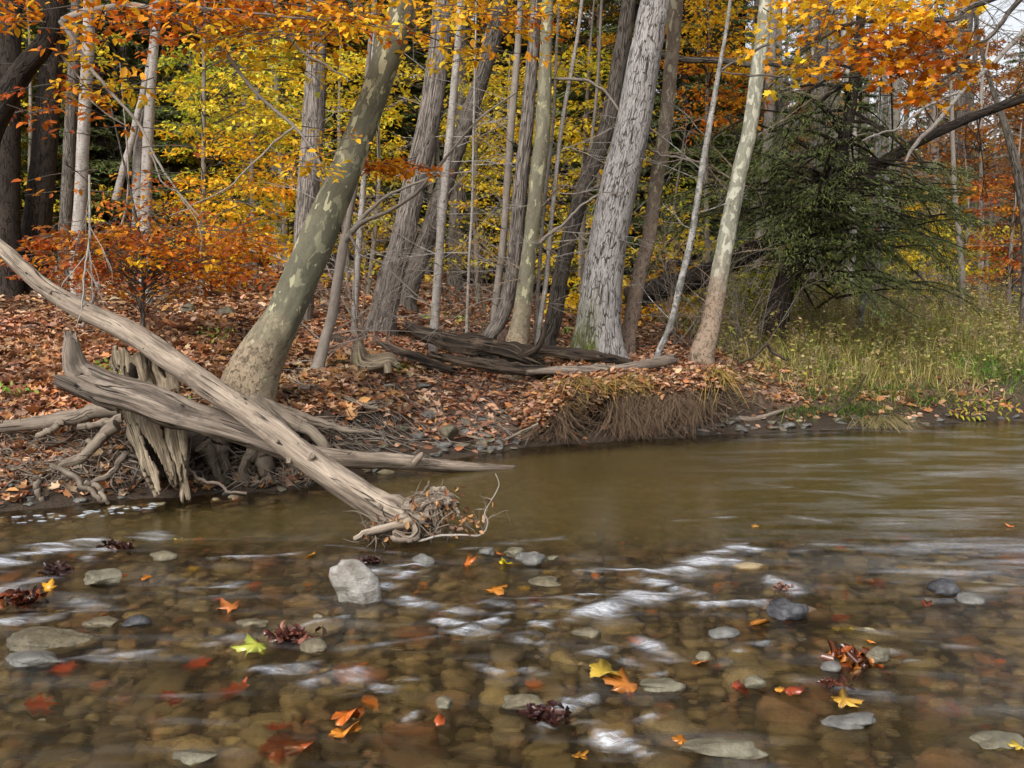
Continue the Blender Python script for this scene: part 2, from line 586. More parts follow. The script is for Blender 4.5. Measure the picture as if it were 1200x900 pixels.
def wood(name, light, mid, dark, crack=.5, scale=22.0, depth=.008, holes=0.0):
    """weathered barkless wood with grain along the limb"""
    m, nt, out = mat(name)
    b = attr(nt, 'bark').outputs['Vector']
    g1 = ntex(nt, mapping(nt, b, (1, 1, .07)), scale, 6, .62, .6)
    g2 = ntex(nt, mapping(nt, b, (1, 1, .05)), scale * 4.5, 4, .6)
    big = ntex(nt, mapping(nt, b, (1, 1, .35)), 4.0, 4, .6)
    c = ramp(nt, g1, [(.28, dark), (.44, mid), (.62, light)])
    c = mixc(nt, mth(nt, 'MULTIPLY', ramp(nt, g2, [(.35, gray(1)), (.55, gray(0))]), crack), c, tuple(x * .45 for x in dark))
    c = mixc(nt, mth(nt, 'MULTIPLY', ramp(nt, big, [(.42, gray(0)), (.6, gray(1))]), .5), c, mid)
    st_n = ntex(nt, mapping(nt, b, (1, 1, .5)), 7.0, 6, .7, .5)
    c = mixc(nt, ramp(nt, st_n, [(.52, gray(0)), (.68, gray(.7))]), c, tuple(x * .8 for x in dark))
    c = mixc(nt, ramp(nt, st_n, [(.30, gray(.55)), (.42, gray(0))]), c, tuple(min(1, x * 1.25) for x in light))
    ck = ntex(nt, mapping(nt, b, (1, 1, .05)), 11, 2, .5, .8)
    ckm = ramp(nt, ck, [(.482, gray(0)), (.495, gray(1)), (.508, gray(0))])
    ckb = ramp(nt, ntex(nt, mapping(nt, b, (1, 1, .4)), 6, 3, .6), [(.45, gray(0)), (.52, gray(1))])
    ckm = mth(nt, 'MULTIPLY', ckm, ckb)
    c = mixc(nt, ckm, c, tuple(x * .25 for x in dark))
    gp = nt.nodes.new('ShaderNodeSeparateXYZ')
    nt.links.new(nd(nt, 'NewGeometry').outputs['Position'], gp.inputs[0])
    wet = nd(nt, 'MapRange', inp={1: .10, 2: .03, 3: 0, 4: .6})
    nt.links.new(mth(nt, 'ADD', gp.outputs[2], mth(nt, 'MULTIPLY', big, .05)), wet.inputs[0])
    c = mixc(nt, wet.outputs[0], c, tuple(x * .6 for x in dark))
    h = mth(nt, 'ADD', g1, mth(nt, 'MULTIPLY', g2, .5))
    h = mth(nt, 'SUBTRACT', h, mth(nt, 'MULTIPLY', ckm, 1.2))
    if holes:
        nh = ntex(nt, mapping(nt, b, (1, 1, .35)), holes * 1.8, 3, .6)
        mk = ramp(nt, nh, [(.28, gray(1)), (.33, gray(0))])
        c = mixc(nt, mk, c, tuple(x * .2 for x in dark))
        h = mth(nt, 'SUBTRACT', h, mk)
    princ(nt, out, c, .85, bump(nt, h, .9, depth), .2)
    return m


M_OAK = bark_plate('pale_blocky_bark', (.50, .475, .46), (.36, .335, .32), (.05, .042, .036), 38, .19, .02, moss=1.1, crack=.11)
M_FURROW = bark_plate('furrowed_bark', (.36, .32, .28), (.25, .215, .185), (.07, .058, .05), 40, .07, .02, crack=.14)
M_FURROW2 = bark_plate('dark_furrowed_bark', (.22, .19, .16), (.145, .125, .105), (.04, .034, .029), 42, .08, .02, crack=.14)
M_HEMBARK = bark_plate('dark_conifer_bark', (.062, .046, .036), (.036, .028, .023), (.011, .010, .009), 36, .2, .02)
M_SYC = bark_smooth('mottled_sycamore_bark', (.165, .155, .105), (.115, .11, .078), (.50, .48, .31), .60, .612, low=(.20, .155, .105), low_h=1.1, spot_scale=10)
M_SYC2 = bark_smooth('pale_sycamore_bark', (.30, .30, .235), (.21, .205, .155), (.56, .55, .44), .53, .545, low=(.22, .165, .12), low_h=1.6, spot_scale=15)
M_SYC3 = bark_smooth('olive_sycamore_bark', (.22, .205, .145), (.16, .145, .10), (.50, .47, .30), .62, .63, low=(.26, .20, .135), low_h=1.0, spot_scale=13)
M_SYC4 = bark_smooth('brown_sycamore_bark', (.20, .155, .12), (.14, .105, .08), (.42, .39, .26), .60, .615, low=(.20, .15, .115), low_h=2.2, spot_scale=14)
M_PALE = bark_smooth('smooth_grey_bark', (.42, .385, .35), (.24, .21, .185), (.30, .27, .235), .52, .60, fleck=(.08, .065, .05), spot_scale=9)
M_BIRCH = bark_smooth('spotted_pale_bark', (.30, .29, .265), (.13, .125, .115), (.42, .41, .385), .50, .56, fleck=(.03, .026, .022), spot_scale=20)
M_THINGREY = bark_smooth('thin_grey_bark', (.30, .26, .22), (.19, .165, .14))
M_TWIG = bark_smooth('twig_bark', (.10, .08, .065), (.06, .05, .04))
M_PALETWIG = bark_smooth('pale_twig_bark', (.42, .38, .33), (.26, .23, .20))
M_LOG = wood('weathered_driftwood', (.42, .345, .27), (.27, .215, .165), (.10, .077, .06), .65, 17, .012, holes=9)
M_LOG2 = wood('grey_driftwood', (.32, .262, .21), (.20, .16, .127), (.055, .043, .034), .7, 15, .014, holes=7)
M_ROOT = wood('root_wood', (.30, .25, .19), (.20, .16, .125), (.07, .052, .042), .5, 30, .006)
M_ROTPALE = wood('rotten_pale_wood', (.44, .365, .26), (.22, .17, .115), (.045, .034, .024), .7, 20, .010, holes=12)
M_ROTDARK = wood('rotten_dark_wood', (.17, .125, .088), (.055, .041, .031), (.012, .010, .008), .9, 11, .05, holes=6)
M_FINEROOT = wood('fine_root', (.32, .215, .14), (.17, .115, .075), (.055, .038, .026), .4, 60, .002)


def ground_mat():
    m, nt, out = mat('forest_ground')
    co = nd(nt, 'TexCoord').outputs['Object']
    a = attr(nt, 'col')                      # r: litter cover, g: stream bed, b: grass cover
    sep = nt.nodes.new('ShaderNodeSeparateColor')
    nt.links.new(a.outputs['Color'], sep.inputs[0])
    v1 = vor(nt, co, 17)
    lc = nt.nodes.new('ShaderNodeSeparateColor')
    nt.links.new(v1.outputs['Color'], lc.inputs[0])
    litter = ramp(nt, lc.outputs[0], [(0, (.10, .06, .042)), (.25, (.20, .115, .075)), (.5, (.27, .165, .11)), (.72, (.15, .09, .06)), (.9, (.31, .21, .15))])
    n1 = ntex(nt, co, 5, 8, .65)
    nf = ntex(nt, co, 45, 6, .7)
    litter = mixc(nt, ramp(nt, nf, [(.3, gray(.9)), (.62, gray(0))]), litter, (.035, .025, .018))
    soil = ramp(nt, nf, [(.3, (.030, .022, .016)), (.7, (.095, .068, .048))])
    stone = ramp(nt, vor(nt, co, 14).outputs['Distance'], [(0, (.20, .17, .10)), (.3, (.10, .085, .05)), (.6, (.025, .02, .012))])
    stone = mixc(nt, ramp(nt, n1, [(.35, gray(0)), (.65, gray(.8))]), stone, (.07, .055, .03))
    green = ramp(nt, nf, [(.3, (.04, .04, .018)), (.5, (.10, .085, .04)), (.7, (.17, .13, .07))])
    c = mixc(nt, sep.outputs[0], soil, litter)
    c = mixc(nt, sep.outputs[2], c, green)
    c = mixc(nt, sep.outputs[1], c, stone)
    h = mth(nt, 'ADD', nf, n1)
    princ(nt, out, c, .9, bump(nt, h, .7, .03), .2)
    return m


def stone_mat(name, wet=False, use_attr=False):
    m, nt, out = mat(name)
    co = nd(nt, 'TexCoord').outputs['Object']
    if use_attr:
        r = attr(nt, 'col').outputs['Color']
        co = nd(nt, 'NewGeometry').outputs['Position']
    else:
        oi = nd(nt, 'ObjectInfo')
        r = oi.outputs['Random']
        co = mapping(nt, co, (1, 1, 1))
    c = ramp(nt, r, [(0, (.34, .28, .14)), (.15, (.18, .15, .09)), (.3, (.50, .42, .25)), (.42, (.16, .10, .06)), (.55, (.32, .29, .22)),
                     (.66, (.32, .13, .065)), (.78, (.44, .35, .20)), (.88, (.10, .085, .075)), (1, (.58, .50, .36))])
    n1 = ntex(nt, co, 14, 6, .65)
    n2 = ntex(nt, mapping(nt, co, (1, 1, 5)), 22, 5, .6)
    c = mixc(nt, ramp(nt, n1, [(.35, gray(.65)), (.6, gray(0))]), c, (.10, .08, .05))
    c = mixc(nt, ramp(nt, n2, [(.55, gray(0)), (.7, gray(.45))]), c, (.44, .38, .27))
    princ(nt, out, c, .35 if wet else .75, bump(nt, mth(nt, 'ADD', n1, n2), .6, .012), .4)
    return m


def rock_mat(name, light, mid, dark, rough=.7):
    m, nt, out = mat(name)
    co = nd(nt, 'TexCoord').outputs['Object']
    n1 = ntex(nt, co, 9, 8, .7)
    n2 = ntex(nt, mapping(nt, co, (1, .5, 3)), 14, 6, .6, .8)
    e = vor(nt, mapping(nt, co, (1, 1, 1.5)), 9, 'DISTANCE_TO_EDGE').outputs['Distance']
    c = ramp(nt, n1, [(.3, dark), (.48, mid), (.66, light)])
    c = mixc(nt, ramp(nt, n2, [(.56, gray(0)), (.66, gray(.6))]), c, dark)
    princ(nt, out, c, rough, bump(nt, mth(nt, 'ADD', n1, n2), .8, .02), .3)
    return m


M_GROUND = ground_mat()
M_STONE = stone_mat('stream_stone')
M_STONEA = stone_mat('stream_pebble', use_attr=True)
M_ROCKPALE = rock_mat('pale_granite', (.40, .385, .36), (.25, .23, .20), (.10, .08, .06))
M_SLATE = rock_mat('grey_slate', (.21, .21, .19), (.13, .125, .115), (.06, .056, .052), .35)
M_WETROCK = rock_mat('wet_rock', (.21, .18, .12), (.13, .11, .07), (.065, .055, .042), .25)
M_BLACKROCK = rock_mat('black_wet_rock', (.10, .10, .105), (.045, .045, .05), (.02, .02, .022), .2)
M_LICHEN = rock_mat('lichen_rock', (.22, .205, .145), (.14, .125, .085), (.07, .06, .042), .35)


def water_mat():
    m, nt, out = mat('stream_water')
    co = nd(nt, 'TexCoord').outputs['Object']
    a = attr(nt, 'col')                      # r: white water and painted sky reflection, g: depth murk, b: riffle
    sep = nt.nodes.new('ShaderNodeSeparateColor')
    nt.links.new(a.outputs['Color'], sep.inputs[0])
    rot = nd(nt, 'Mapping')
    rot.inputs['Rotation'].default_value = (0, 0, math.radians(8))
    nt.links.new(co, rot.inputs[0])
    st = mapping(nt, rot.outputs[0], (1, 3.2, 1))
    w1 = ntex(nt, st, 3.2, 4, .55, 1.2)
    w2 = ntex(nt, mapping(nt, rot.outputs[0], (1, 4.5, 1)), 11, 4, .6, 1.0)
    hgt = mth(nt, 'ADD', w1, mth(nt, 'MULTIPLY', w2, .35))
    bs = nd(nt, 'Bump', inp={'Distance': .05})
    nt.links.new(hgt, bs.inputs['Height'])
    nt.links.new(mth(nt, 'MULTIPLY_ADD', sep.outputs[2], .17, .04), bs.inputs['Strength'])
    nrmo = bs.outputs[0]
    fr = nd(nt, 'Fresnel', inp={'IOR': 1.33})
    nt.links.new(nrmo, fr.inputs['Normal'])
    refr = nd(nt, 'BsdfRefraction', inp={'IOR': 1.2, 'Roughness': .02, 'Color': (.99, .89, .68, 1)})
    nt.links.new(nrmo, refr.inputs['Normal'])
    gl = nd(nt, 'BsdfGlossy', inp={'Roughness': .11, 'Color': (.88, .88, .88, 1)})
    nt.links.new(nrmo, gl.inputs['Normal'])
    trp = nd(nt, 'BsdfTransparent', inp={'Color': (.98, .87, .66, 1)})
    half = nd(nt, 'MixShader', inp={0: .35})
    nt.links.new(refr.outputs[0], half.inputs[1])
    nt.links.new(trp.outputs[0], half.inputs[2])
    murk = nd(nt, 'BsdfDiffuse', inp={'Color': (.105, .078, .026, 1)})
    inner = nd(nt, 'MixShader')
    nt.links.new(sep.outputs[1], inner.inputs[0])
    nt.links.new(half.outputs[0], inner.inputs[1])
    nt.links.new(murk.outputs[0], inner.inputs[2])
    surf = nd(nt, 'MixShader')
    nt.links.new(fr.outputs[0], surf.inputs[0])
    nt.links.new(inner.outputs[0], surf.inputs[1])
    nt.links.new(gl.outputs[0], surf.inputs[2])
    # white water and painted sky streaks: fine threads drawn out along the flow
    f1 = ntex(nt, mapping(nt, rot.outputs[0], (1, 5, 1)), 14, 5, .6, 1.6)
    f2 = ntex(nt, mapping(nt, rot.outputs[0], (1, 9, 1)), 34, 3, .6, .8)
    thr = mth(nt, 'ADD', mth(nt, 'MULTIPLY', f1, .75), mth(nt, 'MULTIPLY', f2, .35))
    fo = mth(nt, 'MULTIPLY', sep.outputs[0], ramp(nt, thr, [(.38, gray(.08)), (.66, gray(1))]))
    fo = mth(nt, 'MULTIPLY', fo, .92, clamp=True)
    foam = nd(nt, 'BsdfDiffuse', inp={'Color': (.60, .63, .68, 1)})
    fin = nd(nt, 'MixShader')
    nt.links.new(fo, fin.inputs[0])
    nt.links.new(surf.outputs[0], fin.inputs[1])
    nt.links.new(foam.outputs[0], fin.inputs[2])
    nt.links.new(fin.outputs[0], out.inputs[0])
    return m


M_WATER = water_mat()

# ------------------------------------------------------------------ ground sheet
def grid_mesh(xs, ys, zf):
    X, Y = np.meshgrid(xs, ys)
    Z = zf(X, Y)
    V = np.stack([X, Y, Z], -1).reshape(-1, 3)
    nx, ny = len(xs), len(ys)
    i = (np.arange(ny - 1)[:, None] * nx + np.arange(nx - 1)[None, :])
    F = np.stack([i, i + 1, i + nx + 1, i + nx], -1).reshape(-1, 4)
    return V, F, X, Y, Z


def axis(lo, a, b, hi, step, grow=1.12):
    mid = list(np.arange(a, b, step))
    s, v = step, b
    while v < hi:
        mid.append(v)
        s *= grow
        v += s
    mid.append(hi)
    s, v = step, a - step
    left = []
    while v > lo:
        left.append(v)
        s *= grow
        v -= s
    left.append(lo)
    return np.array(left[::-1] + mid)


xs = axis(-260, -7, 9, 260, .05)
ys = axis(-60, 2, 18, 300, .045)
V, F, X, Y, Z = grid_mesh(xs, ys, H)
s_ = Y - shore(X)
lit = sstep(.22 + .5 * ((X > -3.3) & (X < -1)), .75 + .5 * ((X > -3.3) & (X < -1)), s_) * (1 - .75 * sstep(3.2, 4.6, X + .35 * fbm(X, Y, 0, 3, 3)) * sstep(12.8, 13.6, Y))
grs = sstep(3.1, 4.4, X) * sstep(1.0, 2.2, s_)
bed = sstep(.02, -.05, s_)
mb = MB()
mb.add(V, F, np.stack([lit, bed, grs], -1).reshape(-1, 3))
tag(mb.build('ground', M_GROUND), kind='structure')

# ------------------------------------------------------------------ water
FOAM = [  # x0, y0, x1, y1 in the photograph, half width in metres, strength
    (0, 655, 60, 645, .10, .8), (60, 640, 110, 634, .08, .9), (110, 650, 135, 640, .06, .6), (140, 632, 175, 628, .08, .7), (0, 690, 40, 680, .08, .35), (0, 730, 30, 722, .08, .5),
    (255, 656, 330, 650, .05, .6), (62, 723, 110, 712, .05, .35), (100, 705, 130, 712, .05, .3),
    (438, 668, 478, 664, .06, .8), (445, 690, 480, 668, .05, .8), (478, 700, 500, 706, .05, .6), (470, 706, 530, 712, .035, .8), (530, 716, 575, 708, .055, .95), (575, 712, 610, 706, .05, .7),
    (525, 728, 560, 738, .05, .9), (545, 738, 585, 726, .05, .9), (585, 730, 640, 718, .04, .45), (630, 708, 660, 704, .06, .9), (660, 706, 690, 700, .05, .7),
    (680, 722, 735, 702, .085, 1.0), (720, 712, 770, 700, .05, .55), (618, 745, 640, 735, .07, .9), (625, 728, 636, 756, .05, .6),
    (688, 672, 740, 670, .05, .8), (745, 673, 775, 669, .05, .9), (765, 680, 788, 688, .06, .9), (800, 690, 822, 697, .05, .6),
    (815, 660, 865, 642, .09, .95), (860, 655, 880, 645, .06, .6), (835, 708, 885, 706, .045, .9), (905, 680, 925, 690, .05, .7), (935, 648, 950, 644, .06, .4),
    (675, 768, 710, 760, .04, .8), (755, 750, 780, 762, .05, .7), (735, 775, 745, 779, .04, .5), (870, 758, 895, 756, .04, .6), (850, 770, 880, 755, .03, .3),
    (640, 850, 655, 835, .045, 1.0), (655, 835, 690, 818, .035, .9), (690, 855, 740, 875, .035, .9), (720, 862, 770, 835, .02, .8), (660, 825, 640, 845, .03, .8),
    (375, 795, 410, 788, .045, .8), (398, 790, 440, 802, .03, .8), (450, 810, 475, 800, .03, .5), (478, 840, 488, 836, .03, .7), (308, 783, 360, 779, .035, .7), (360, 782, 400, 780, .03, .3),
    (120, 770, 180, 762, .04, .4), (60, 778, 110, 766, .05, .3), (230, 690, 262, 688, .05, .6), (240, 700, 300, 690, .04, .3), (355, 735, 400, 722, .03, .4), (250, 755, 270, 750, .05, .3),
    (555, 778, 580, 786, .03, .5), (1050, 765, 1075, 775, .04, .4), (800, 610, 850, 606, .04, .3), (900, 600, 960, 610, .05, .2), (1110, 700, 1170, 690, .08, .2), (1160, 800, 1185, 806, .04, .4),
    (980, 640, 1060, 650, .10, .22), (1060, 610, 1150, 600, .16, .25), (1100, 640, 1200, 640, .22, .25), (1060, 560, 1200, 548, .14, .18), (960, 545, 1060, 540, .08, .16),
    (910, 570, 1010, 580, .06, .14), (1080, 670, 1200, 660, .14, .22), (700, 800, 760, 790, .03, .3), (560, 640, 640, 632, .04, .2), (400, 640, 470, 648, .04, .2),
    (20, 760, 70, 752, .04, .3), (420, 760, 520, 745, .03, .25), (150, 820, 260, 812, .04, .15), (950, 800, 1020, 812, .04, .25), (1030, 740, 1110, 752, .05, .22), (600, 780, 640, 790, .03, .3),
]
fseg = []
for (a, b, c, d, w, k) in FOAM:
    p, q = W0(a, b), W0(c, d)
    e_ = (q - p) * .22
    fseg.append(((p - e_)[:2], (q + e_)[:2], w * 0.8, k))


def seg_dist(X, Y, p, q):
    dx, dy = q - p
    L2 = dx * dx + dy * dy + 1e-9
    t = np.clip(((X - p[0]) * dx + (Y - p[1]) * dy) / L2, 0, 1)
    return np.hypot(X - p[0] - t * dx, Y - p[1] - t * dy), t


def riffle(X, Y):
    e = np.interp(X, [-4, -2, 0, 1.5, 3.5], [6.6, 6.3, 6.15, 5.85, 5.4])
    return sstep(.35, -.15, Y - e) * sstep(1.0, 2.0, Y)


def water_z(X, Y):
    r = riffle(X, Y)
    z = 0.0015 * fbm(X * 2.5, Y * 6, 0, 3, 60)
    z = z + r * 0.011 * fbm(X * 1.7 + .6 * Y, Y * 4.5, 0, 4, 61)
    z = z + r * 0.005 * fbm(X * 5 + Y, Y * 13, 0, 3, 62)
    for p, q, w, k in fseg:
        if k < .28:
            continue
        m = (X > min(p[0], q[0]) - .5) & (X < max(p[0], q[0]) + .5) & (Y > min(p[1], q[1]) - .4) & (Y < max(p[1], q[1]) + .4)
        if not m.any():
            continue
        dd, t = seg_dist(X[m], Y[m], p, q)
        z[m] += 0.016 * k * np.exp(-(dd / (w * 1.1)) ** 2)
        dd, t = seg_dist(X[m], Y[m] + w * 1.6, p, q)
        z[m] -= 0.013 * k * np.exp(-(dd / (w * 1.2)) ** 2)
    return z


xs = axis(-120, -4.4, 7.4, 120, .022, 1.15)
ys = axis(-14, 2.4, 8.2, 9, .018, 1.15)
ys = np.concatenate([ys[ys < 8.2], np.arange(8.2, 14, .05), np.arange(14, 40, .8)])
V, F, X, Y, Z = grid_mesh(xs, ys, water_z)
foam = np.zeros_like(X)
for p, q, w, k in fseg:
    m = (X > min(p[0], q[0]) - 1) & (X < max(p[0], q[0]) + 1) & (Y > min(p[1], q[1]) - 1) & (Y < max(p[1], q[1]) + 1)
    if not m.any():
        continue
    dd, t = seg_dist(X[m], Y[m], p, q)
    dd = dd + .05 * np.abs(fbm(X[m] * 4, Y[m] * 8, 0, 3, 75))
    edge = w * (1.1 + .75 * fbm(X[m] * 3.5 + Y[m] * 3, Y[m] * 14, 0, 3, 70))
    foam[m] = np.maximum(foam[m], k * 1.6 * np.exp(-(dd / np.maximum(edge, .01)) ** 2) * np.clip(.62 + .8 * fbm(X[m] * 2.5 + Y[m], Y[m] * 26, 0, 3, 76), 0, 1))
rf = riffle(X, Y)
foam = foam + rf * .09 * np.clip(fbm(X * 2.2 + Y, Y * 9, 0, 4, 71) - .25, 0, 1)
right = sstep(.5, 3.2, X - .15 * (Y - 6)) * sstep(4.6, 5.6, Y)
foam = foam + right * .16 * np.clip(fbm(X * 2.0, Y * 8, 0, 4, 72) + .25, 0, 1)  # bright sky reflection on the right of the pool, painted in as pale streaks
depth = -H(X, Y, False)
murk = np.clip(1 - np.exp(-np.clip(depth - .15, 0, 1) * 4.5), 0, .70)
mb = MB()
mb.add(V, F, np.stack([np.clip(foam, 0, 1), murk, rf * .8 + .25], -1).reshape(-1, 3))
tag(mb.build('water', M_WATER), kind='structure')

# ------------------------------------------------------------------ stones
def ico(sub):
    import bmesh
    bm = bmesh.new()
    bmesh.ops.create_icosphere(bm, subdivisions=sub, radius=1)
    v = np.array([x.co[:] for x in bm.verts])
    f = np.array([[q.index for q in x.verts] for x in bm.faces])
    bm.free()
    return v, f


ICO2, ICO3, ICO4 = ico(2), ico(3), ico(4)


def rock_verts(base, seed, flat=.45, sx=1.0, sy=.75, rough=.25, facet=0):
    v = base.copy()
    if facet:
        r2 = np.random.default_rng(seed)
        for _ in range(facet):
            n = nrm(r2.normal(size=3) * np.array([1, 1, .7]))
            dmax = r2.uniform(.55, .85)
            k = v @ n
            v = v - np.clip(k - dmax, 0, None)[:, None] * n
    n = fbm(v[:, 0] * 1.3 + seed * 5.1, v[:, 1] * 1.3, v[:, 2] * 1.3, 4, seed)
    v = v * (1 + rough * n)[:, None]
    return v * np.array([sx, sy, flat])


stone_protos = []
for k in range(10):
    r = np.random.default_rng(k + 100)
    mb = MB()
    mb.add(rock_verts(ICO3[0], k + 3, r.uniform(.28, .5), 1.0, r.uniform(.6, .85), .28, 5), ICO3[1])
    o = mb.build('stone', M_STONE)
    stone_protos.append(o.data)
    bpy.data.objects.remove(o)

# individually placed stones of the stream bed
cand = []
r = np.random.default_rng(5)
n_try = 0
placed = []
while len(cand) < 285 and n_try < 20000:
    n_try += 1
    y = r.uniform(2.9, 6.2)
    x = r.uniform(-.53, .53) * y
    big = r.uniform(.055, .125) * (1 if r.random() < .75 else 1.35)
    if any((x - a) ** 2 + (y - b) ** 2 < (.68 * (big + c)) ** 2 for a, b, c in placed):
        continue
    if r.random() > np.interp(y, [2.9, 4.5, 6.2], [1, .8, .45]):
        continue
    placed.append((x, y, big))
    cand.append((x, y, big))
for i, (x, y, big) in enumerate(cand):
    o = bpy.data.objects.new('stream_stone', stone_protos[i % 10])
    COL.objects.link(o)
    g = float(H(x, y))
    o.location = (x, y, min(g + big * .30, -.02 - big * .26))
    o.scale = (big, big, big)
    o.rotation_euler = (r.normal() * .12, r.normal() * .12, r.uniform(0, 6.28))
    tag(o, 'rounded stone lying under the shallow running water', 'stone', 'stones on the stream bed')
# smaller stones and pebbles between them
mb = MB()
N = 3400
for i in range(N):
    y = r.uniform(2.6, 9.0) if i < 2900 else r.uniform(5.5, 9.0)
    x = r.uniform(-.55, .55) * y
    if y > shore(x) - .15:
        continue
    b = r.uniform(.02, .055) if y < 6.3 else r.uniform(.03, .09)
    q = rock_verts(ICO2[0], i % 37, r.uniform(.3, .6), 1, r.uniform(.6, .9), .3, 2) * b
    an = r.uniform(0, 6.28)
    q = q @ np.array([[math.cos(an), -math.sin(an), 0], [math.sin(an), math.cos(an), 0], [0, 0, 1]])
    q += np.array([x, y, float(H(x, y, False)) + b * .2])
    mb.add(q, ICO2[1], gray(r.random()))
tag(mb.build('pebbles', M_STONEA), 'olive and brown pebbles covering the stream bed', 'pebbles', kind='stuff')


def rock(px, py, w_px, label, m=None, flat=.45, sy=.75, rot=0.0, seed=1, up=.3, name='stone', facet=6, tilt=0.0, water=True, group=None, cat='stone', rough=.25):
    p = W0(px, py) if water else hit(px, py)
    rad = w_px * 0.5 * p[1] / FPX
    mb = MB()
    mb.add(rock_verts(ICO4[0] if w_px > 45 else ICO3[0], seed, flat, 1, sy, rough, facet) * rad, ICO4[1] if w_px > 45 else ICO3[1])
    o = mb.build(name, m or M_WETROCK)
    o.location = (p[0], p[1], p[2] + rad * up * (1 if not water else flat * 1.6) - (rad * flat * .3 if water else 0))
    o.rotation_euler = (tilt, tilt * .5, rot)
    tag(o, label, cat, group)
    return o


# the pale boulder in front of the log
mb = MB()
v = ICO4[0].copy()
v = rock_verts(v, 8, 1.15, 1.0, .9, .16, 9)
v[:, 0] += -.18 * v[:, 2]
p = W0(412, 706)
rad = 31 * p[1] / FPX
mb.add(v * rad, ICO4[1])
o = mb.build('boulder', M_ROCKPALE)
o.location = (p[0], p[1] + .06, .045)
tag(o, 'pale grey pointed boulder standing out of the rapids below the driftwood', 'boulder')

rock(122, 684, 52, 'flat grey slate stone with a dry top in the left rapids', M_LICHEN, .42, .7, 0.1, 2, .55)
rock(62, 752, 112, 'broad olive flat stone just under the water at the left edge', M_WETROCK, .24, .62, 0.05, 3, .1)
rock(28, 774, 78, 'dark speckled flat stone in the bottom left rapids', M_SLATE, .28, .6, -.1, 4, .2)
rock(120, 733, 46, 'small tan flat stone beside the black stone', M_WETROCK, .3, .6, 0, 5, .35)
rock(160, 733, 38, 'small shiny black stone in the left rapids', M_BLACKROCK, .42, .6, .3, 6, .5)
rock(292, 733, 46, 'tan slab with water sliding over it behind the lime leaf', M_WETROCK, .3, .6, .1, 7, .25)
rock(190, 656, 34, 'small tan stone at the head of the left rapids', M_WETROCK, .4, .7, 0, 8, .5)
rock(570, 652, 21, 'rounded grey stone beside an orange leaf at the riffle head', M_SLATE, .6, .8, 0, 9, .7)
rock(602, 652, 26, 'speckled grey stone behind the bright yellow leaf', M_LICHEN, .5, .8, .2, 10, .6)
rock(624, 662, 36, 'slanting grey slate stone at the end of the stone row', M_SLATE, .6, .6, .3, 11, .6, tilt=.25)
rock(648, 656, 16, 'small pale stone at the pool edge', M_LICHEN, .4, .8, 0, 12, .6)
rock(498, 660, 28, 'dark stone by the rootwad with leaves against it', M_SLATE, .55, .7, 0, 13, .6)
rock(640, 682, 44, 'smooth tan stone under the riffle below the slate', M_WETROCK, .3, .65, 0, 14, .15)
rock(923, 720, 50, 'dark wedge shaped rock in the right rapids', M_BLACKROCK, .5, .7, .1, 15, .55)
rock(845, 744, 44, 'low brown rock washed over by the right rapids', M_SLATE, .35, .7, 0, 16, .35)
rock(1107, 697, 44, 'black jagged rock standing in the upper right rapids', M_BLACKROCK, .5, .65, 0, 17, .6)
rock(1140, 704, 40, 'smooth dark stone beside the black jagged rock', M_SLATE, .4, .7, 0, 18, .3)
rock(1028, 776, 30, 'angular pale grey stone with red leaves caught on it', M_LICHEN, .75, .7, .2, 19, .7)
rock(974, 784, 34, 'rounded grey stone beside the red leaves', M_SLATE, .5, .8, 0, 20, .35)
rock(884, 806, 27, 'round grey speckled stone touching a red leaf', M_LICHEN, .7, .8, 0, 21, .6)
rock(824, 774, 17, 'small grey stone with an orange leaf against it', M_LICHEN, .8, .8, 0, 22, .6)
rock(845, 883, 104, 'long flat pale brown slab at the bottom edge', M_LICHEN, .24, .42, -.03, 23, .45)
rock(1170, 873, 74, 'flat grey slab at the bottom right corner', M_LICHEN, .25, .55, .15, 24, .4)
rock(1000, 845, 70, 'dark slab lying in the lower right rapids', M_SLATE, .25, .5, .1, 25, .1)
rock(522, 828, 24, 'small tan stone parting the water at lower centre', M_LICHEN, .7, .8, 0, 26, .4)
rock(614, 826, 70, 'purple brown flat stone under the lower centre rapids', M_WETROCK, .35, .5, .1, 27, .15)
rock(770, 805, 60, 'speckled flat stone beneath the big yellow leaf', M_LICHEN, .28, .5, -.1, 28, .3)
rock(225, 886, 58, 'round tan stone sunk at the bottom left', M_LICHEN, .4, .7, 0, 29, .0)
rock(370, 762, 36, 'grey rounded stone behind the brown leaf heap', M_WETROCK, .55, .8, 0, 30, .4)
rock(50, 842, 70, 'olive stone sunk deep at the lower left', M_WETROCK, .35, .7, 0, 31, -.4)
rock(690, 742, 40, 'brown stone under the white water at centre', M_WETROCK, .4, .7, 0, 32, 0)
# slates along the far water's edge
edge = [(527, 512, 44), (489, 515, 26), (563, 527, 22), (541, 526, 26), (521, 524, 20), (500, 490, 24), (474, 505, 22), (512, 535, 20), (585, 527, 14), (603, 527, 12),
        (800, 506, 26), (822, 510, 32), (790, 508, 14), (842, 500, 16), (868, 506, 20), (905, 503, 16), (922, 502, 22), (946, 500, 18), (775, 509, 12), (1148, 493, 26), (1068, 493, 16), (1085, 498, 12),
        (35, 527, 30), (60, 522, 26), (16, 515, 16), (160, 555, 24), (70, 540, 18), (330, 576, 20), (265, 580, 16), (12, 570, 20), (450, 525, 18), (436, 540, 14), (545, 508, 18), (575, 518, 16), (860, 492, 14), (985, 497, 14)]
r2_ = np.random.default_rng(77)
for _ in range(46):
    a_ = r2_.uniform(425, 610)
    edge.append((a_, np.interp(a_, [425, 520, 610], [555, 540, 526]) - r2_.uniform(0, 1) ** 1.3 * 55, r2_.uniform(7, 20)))
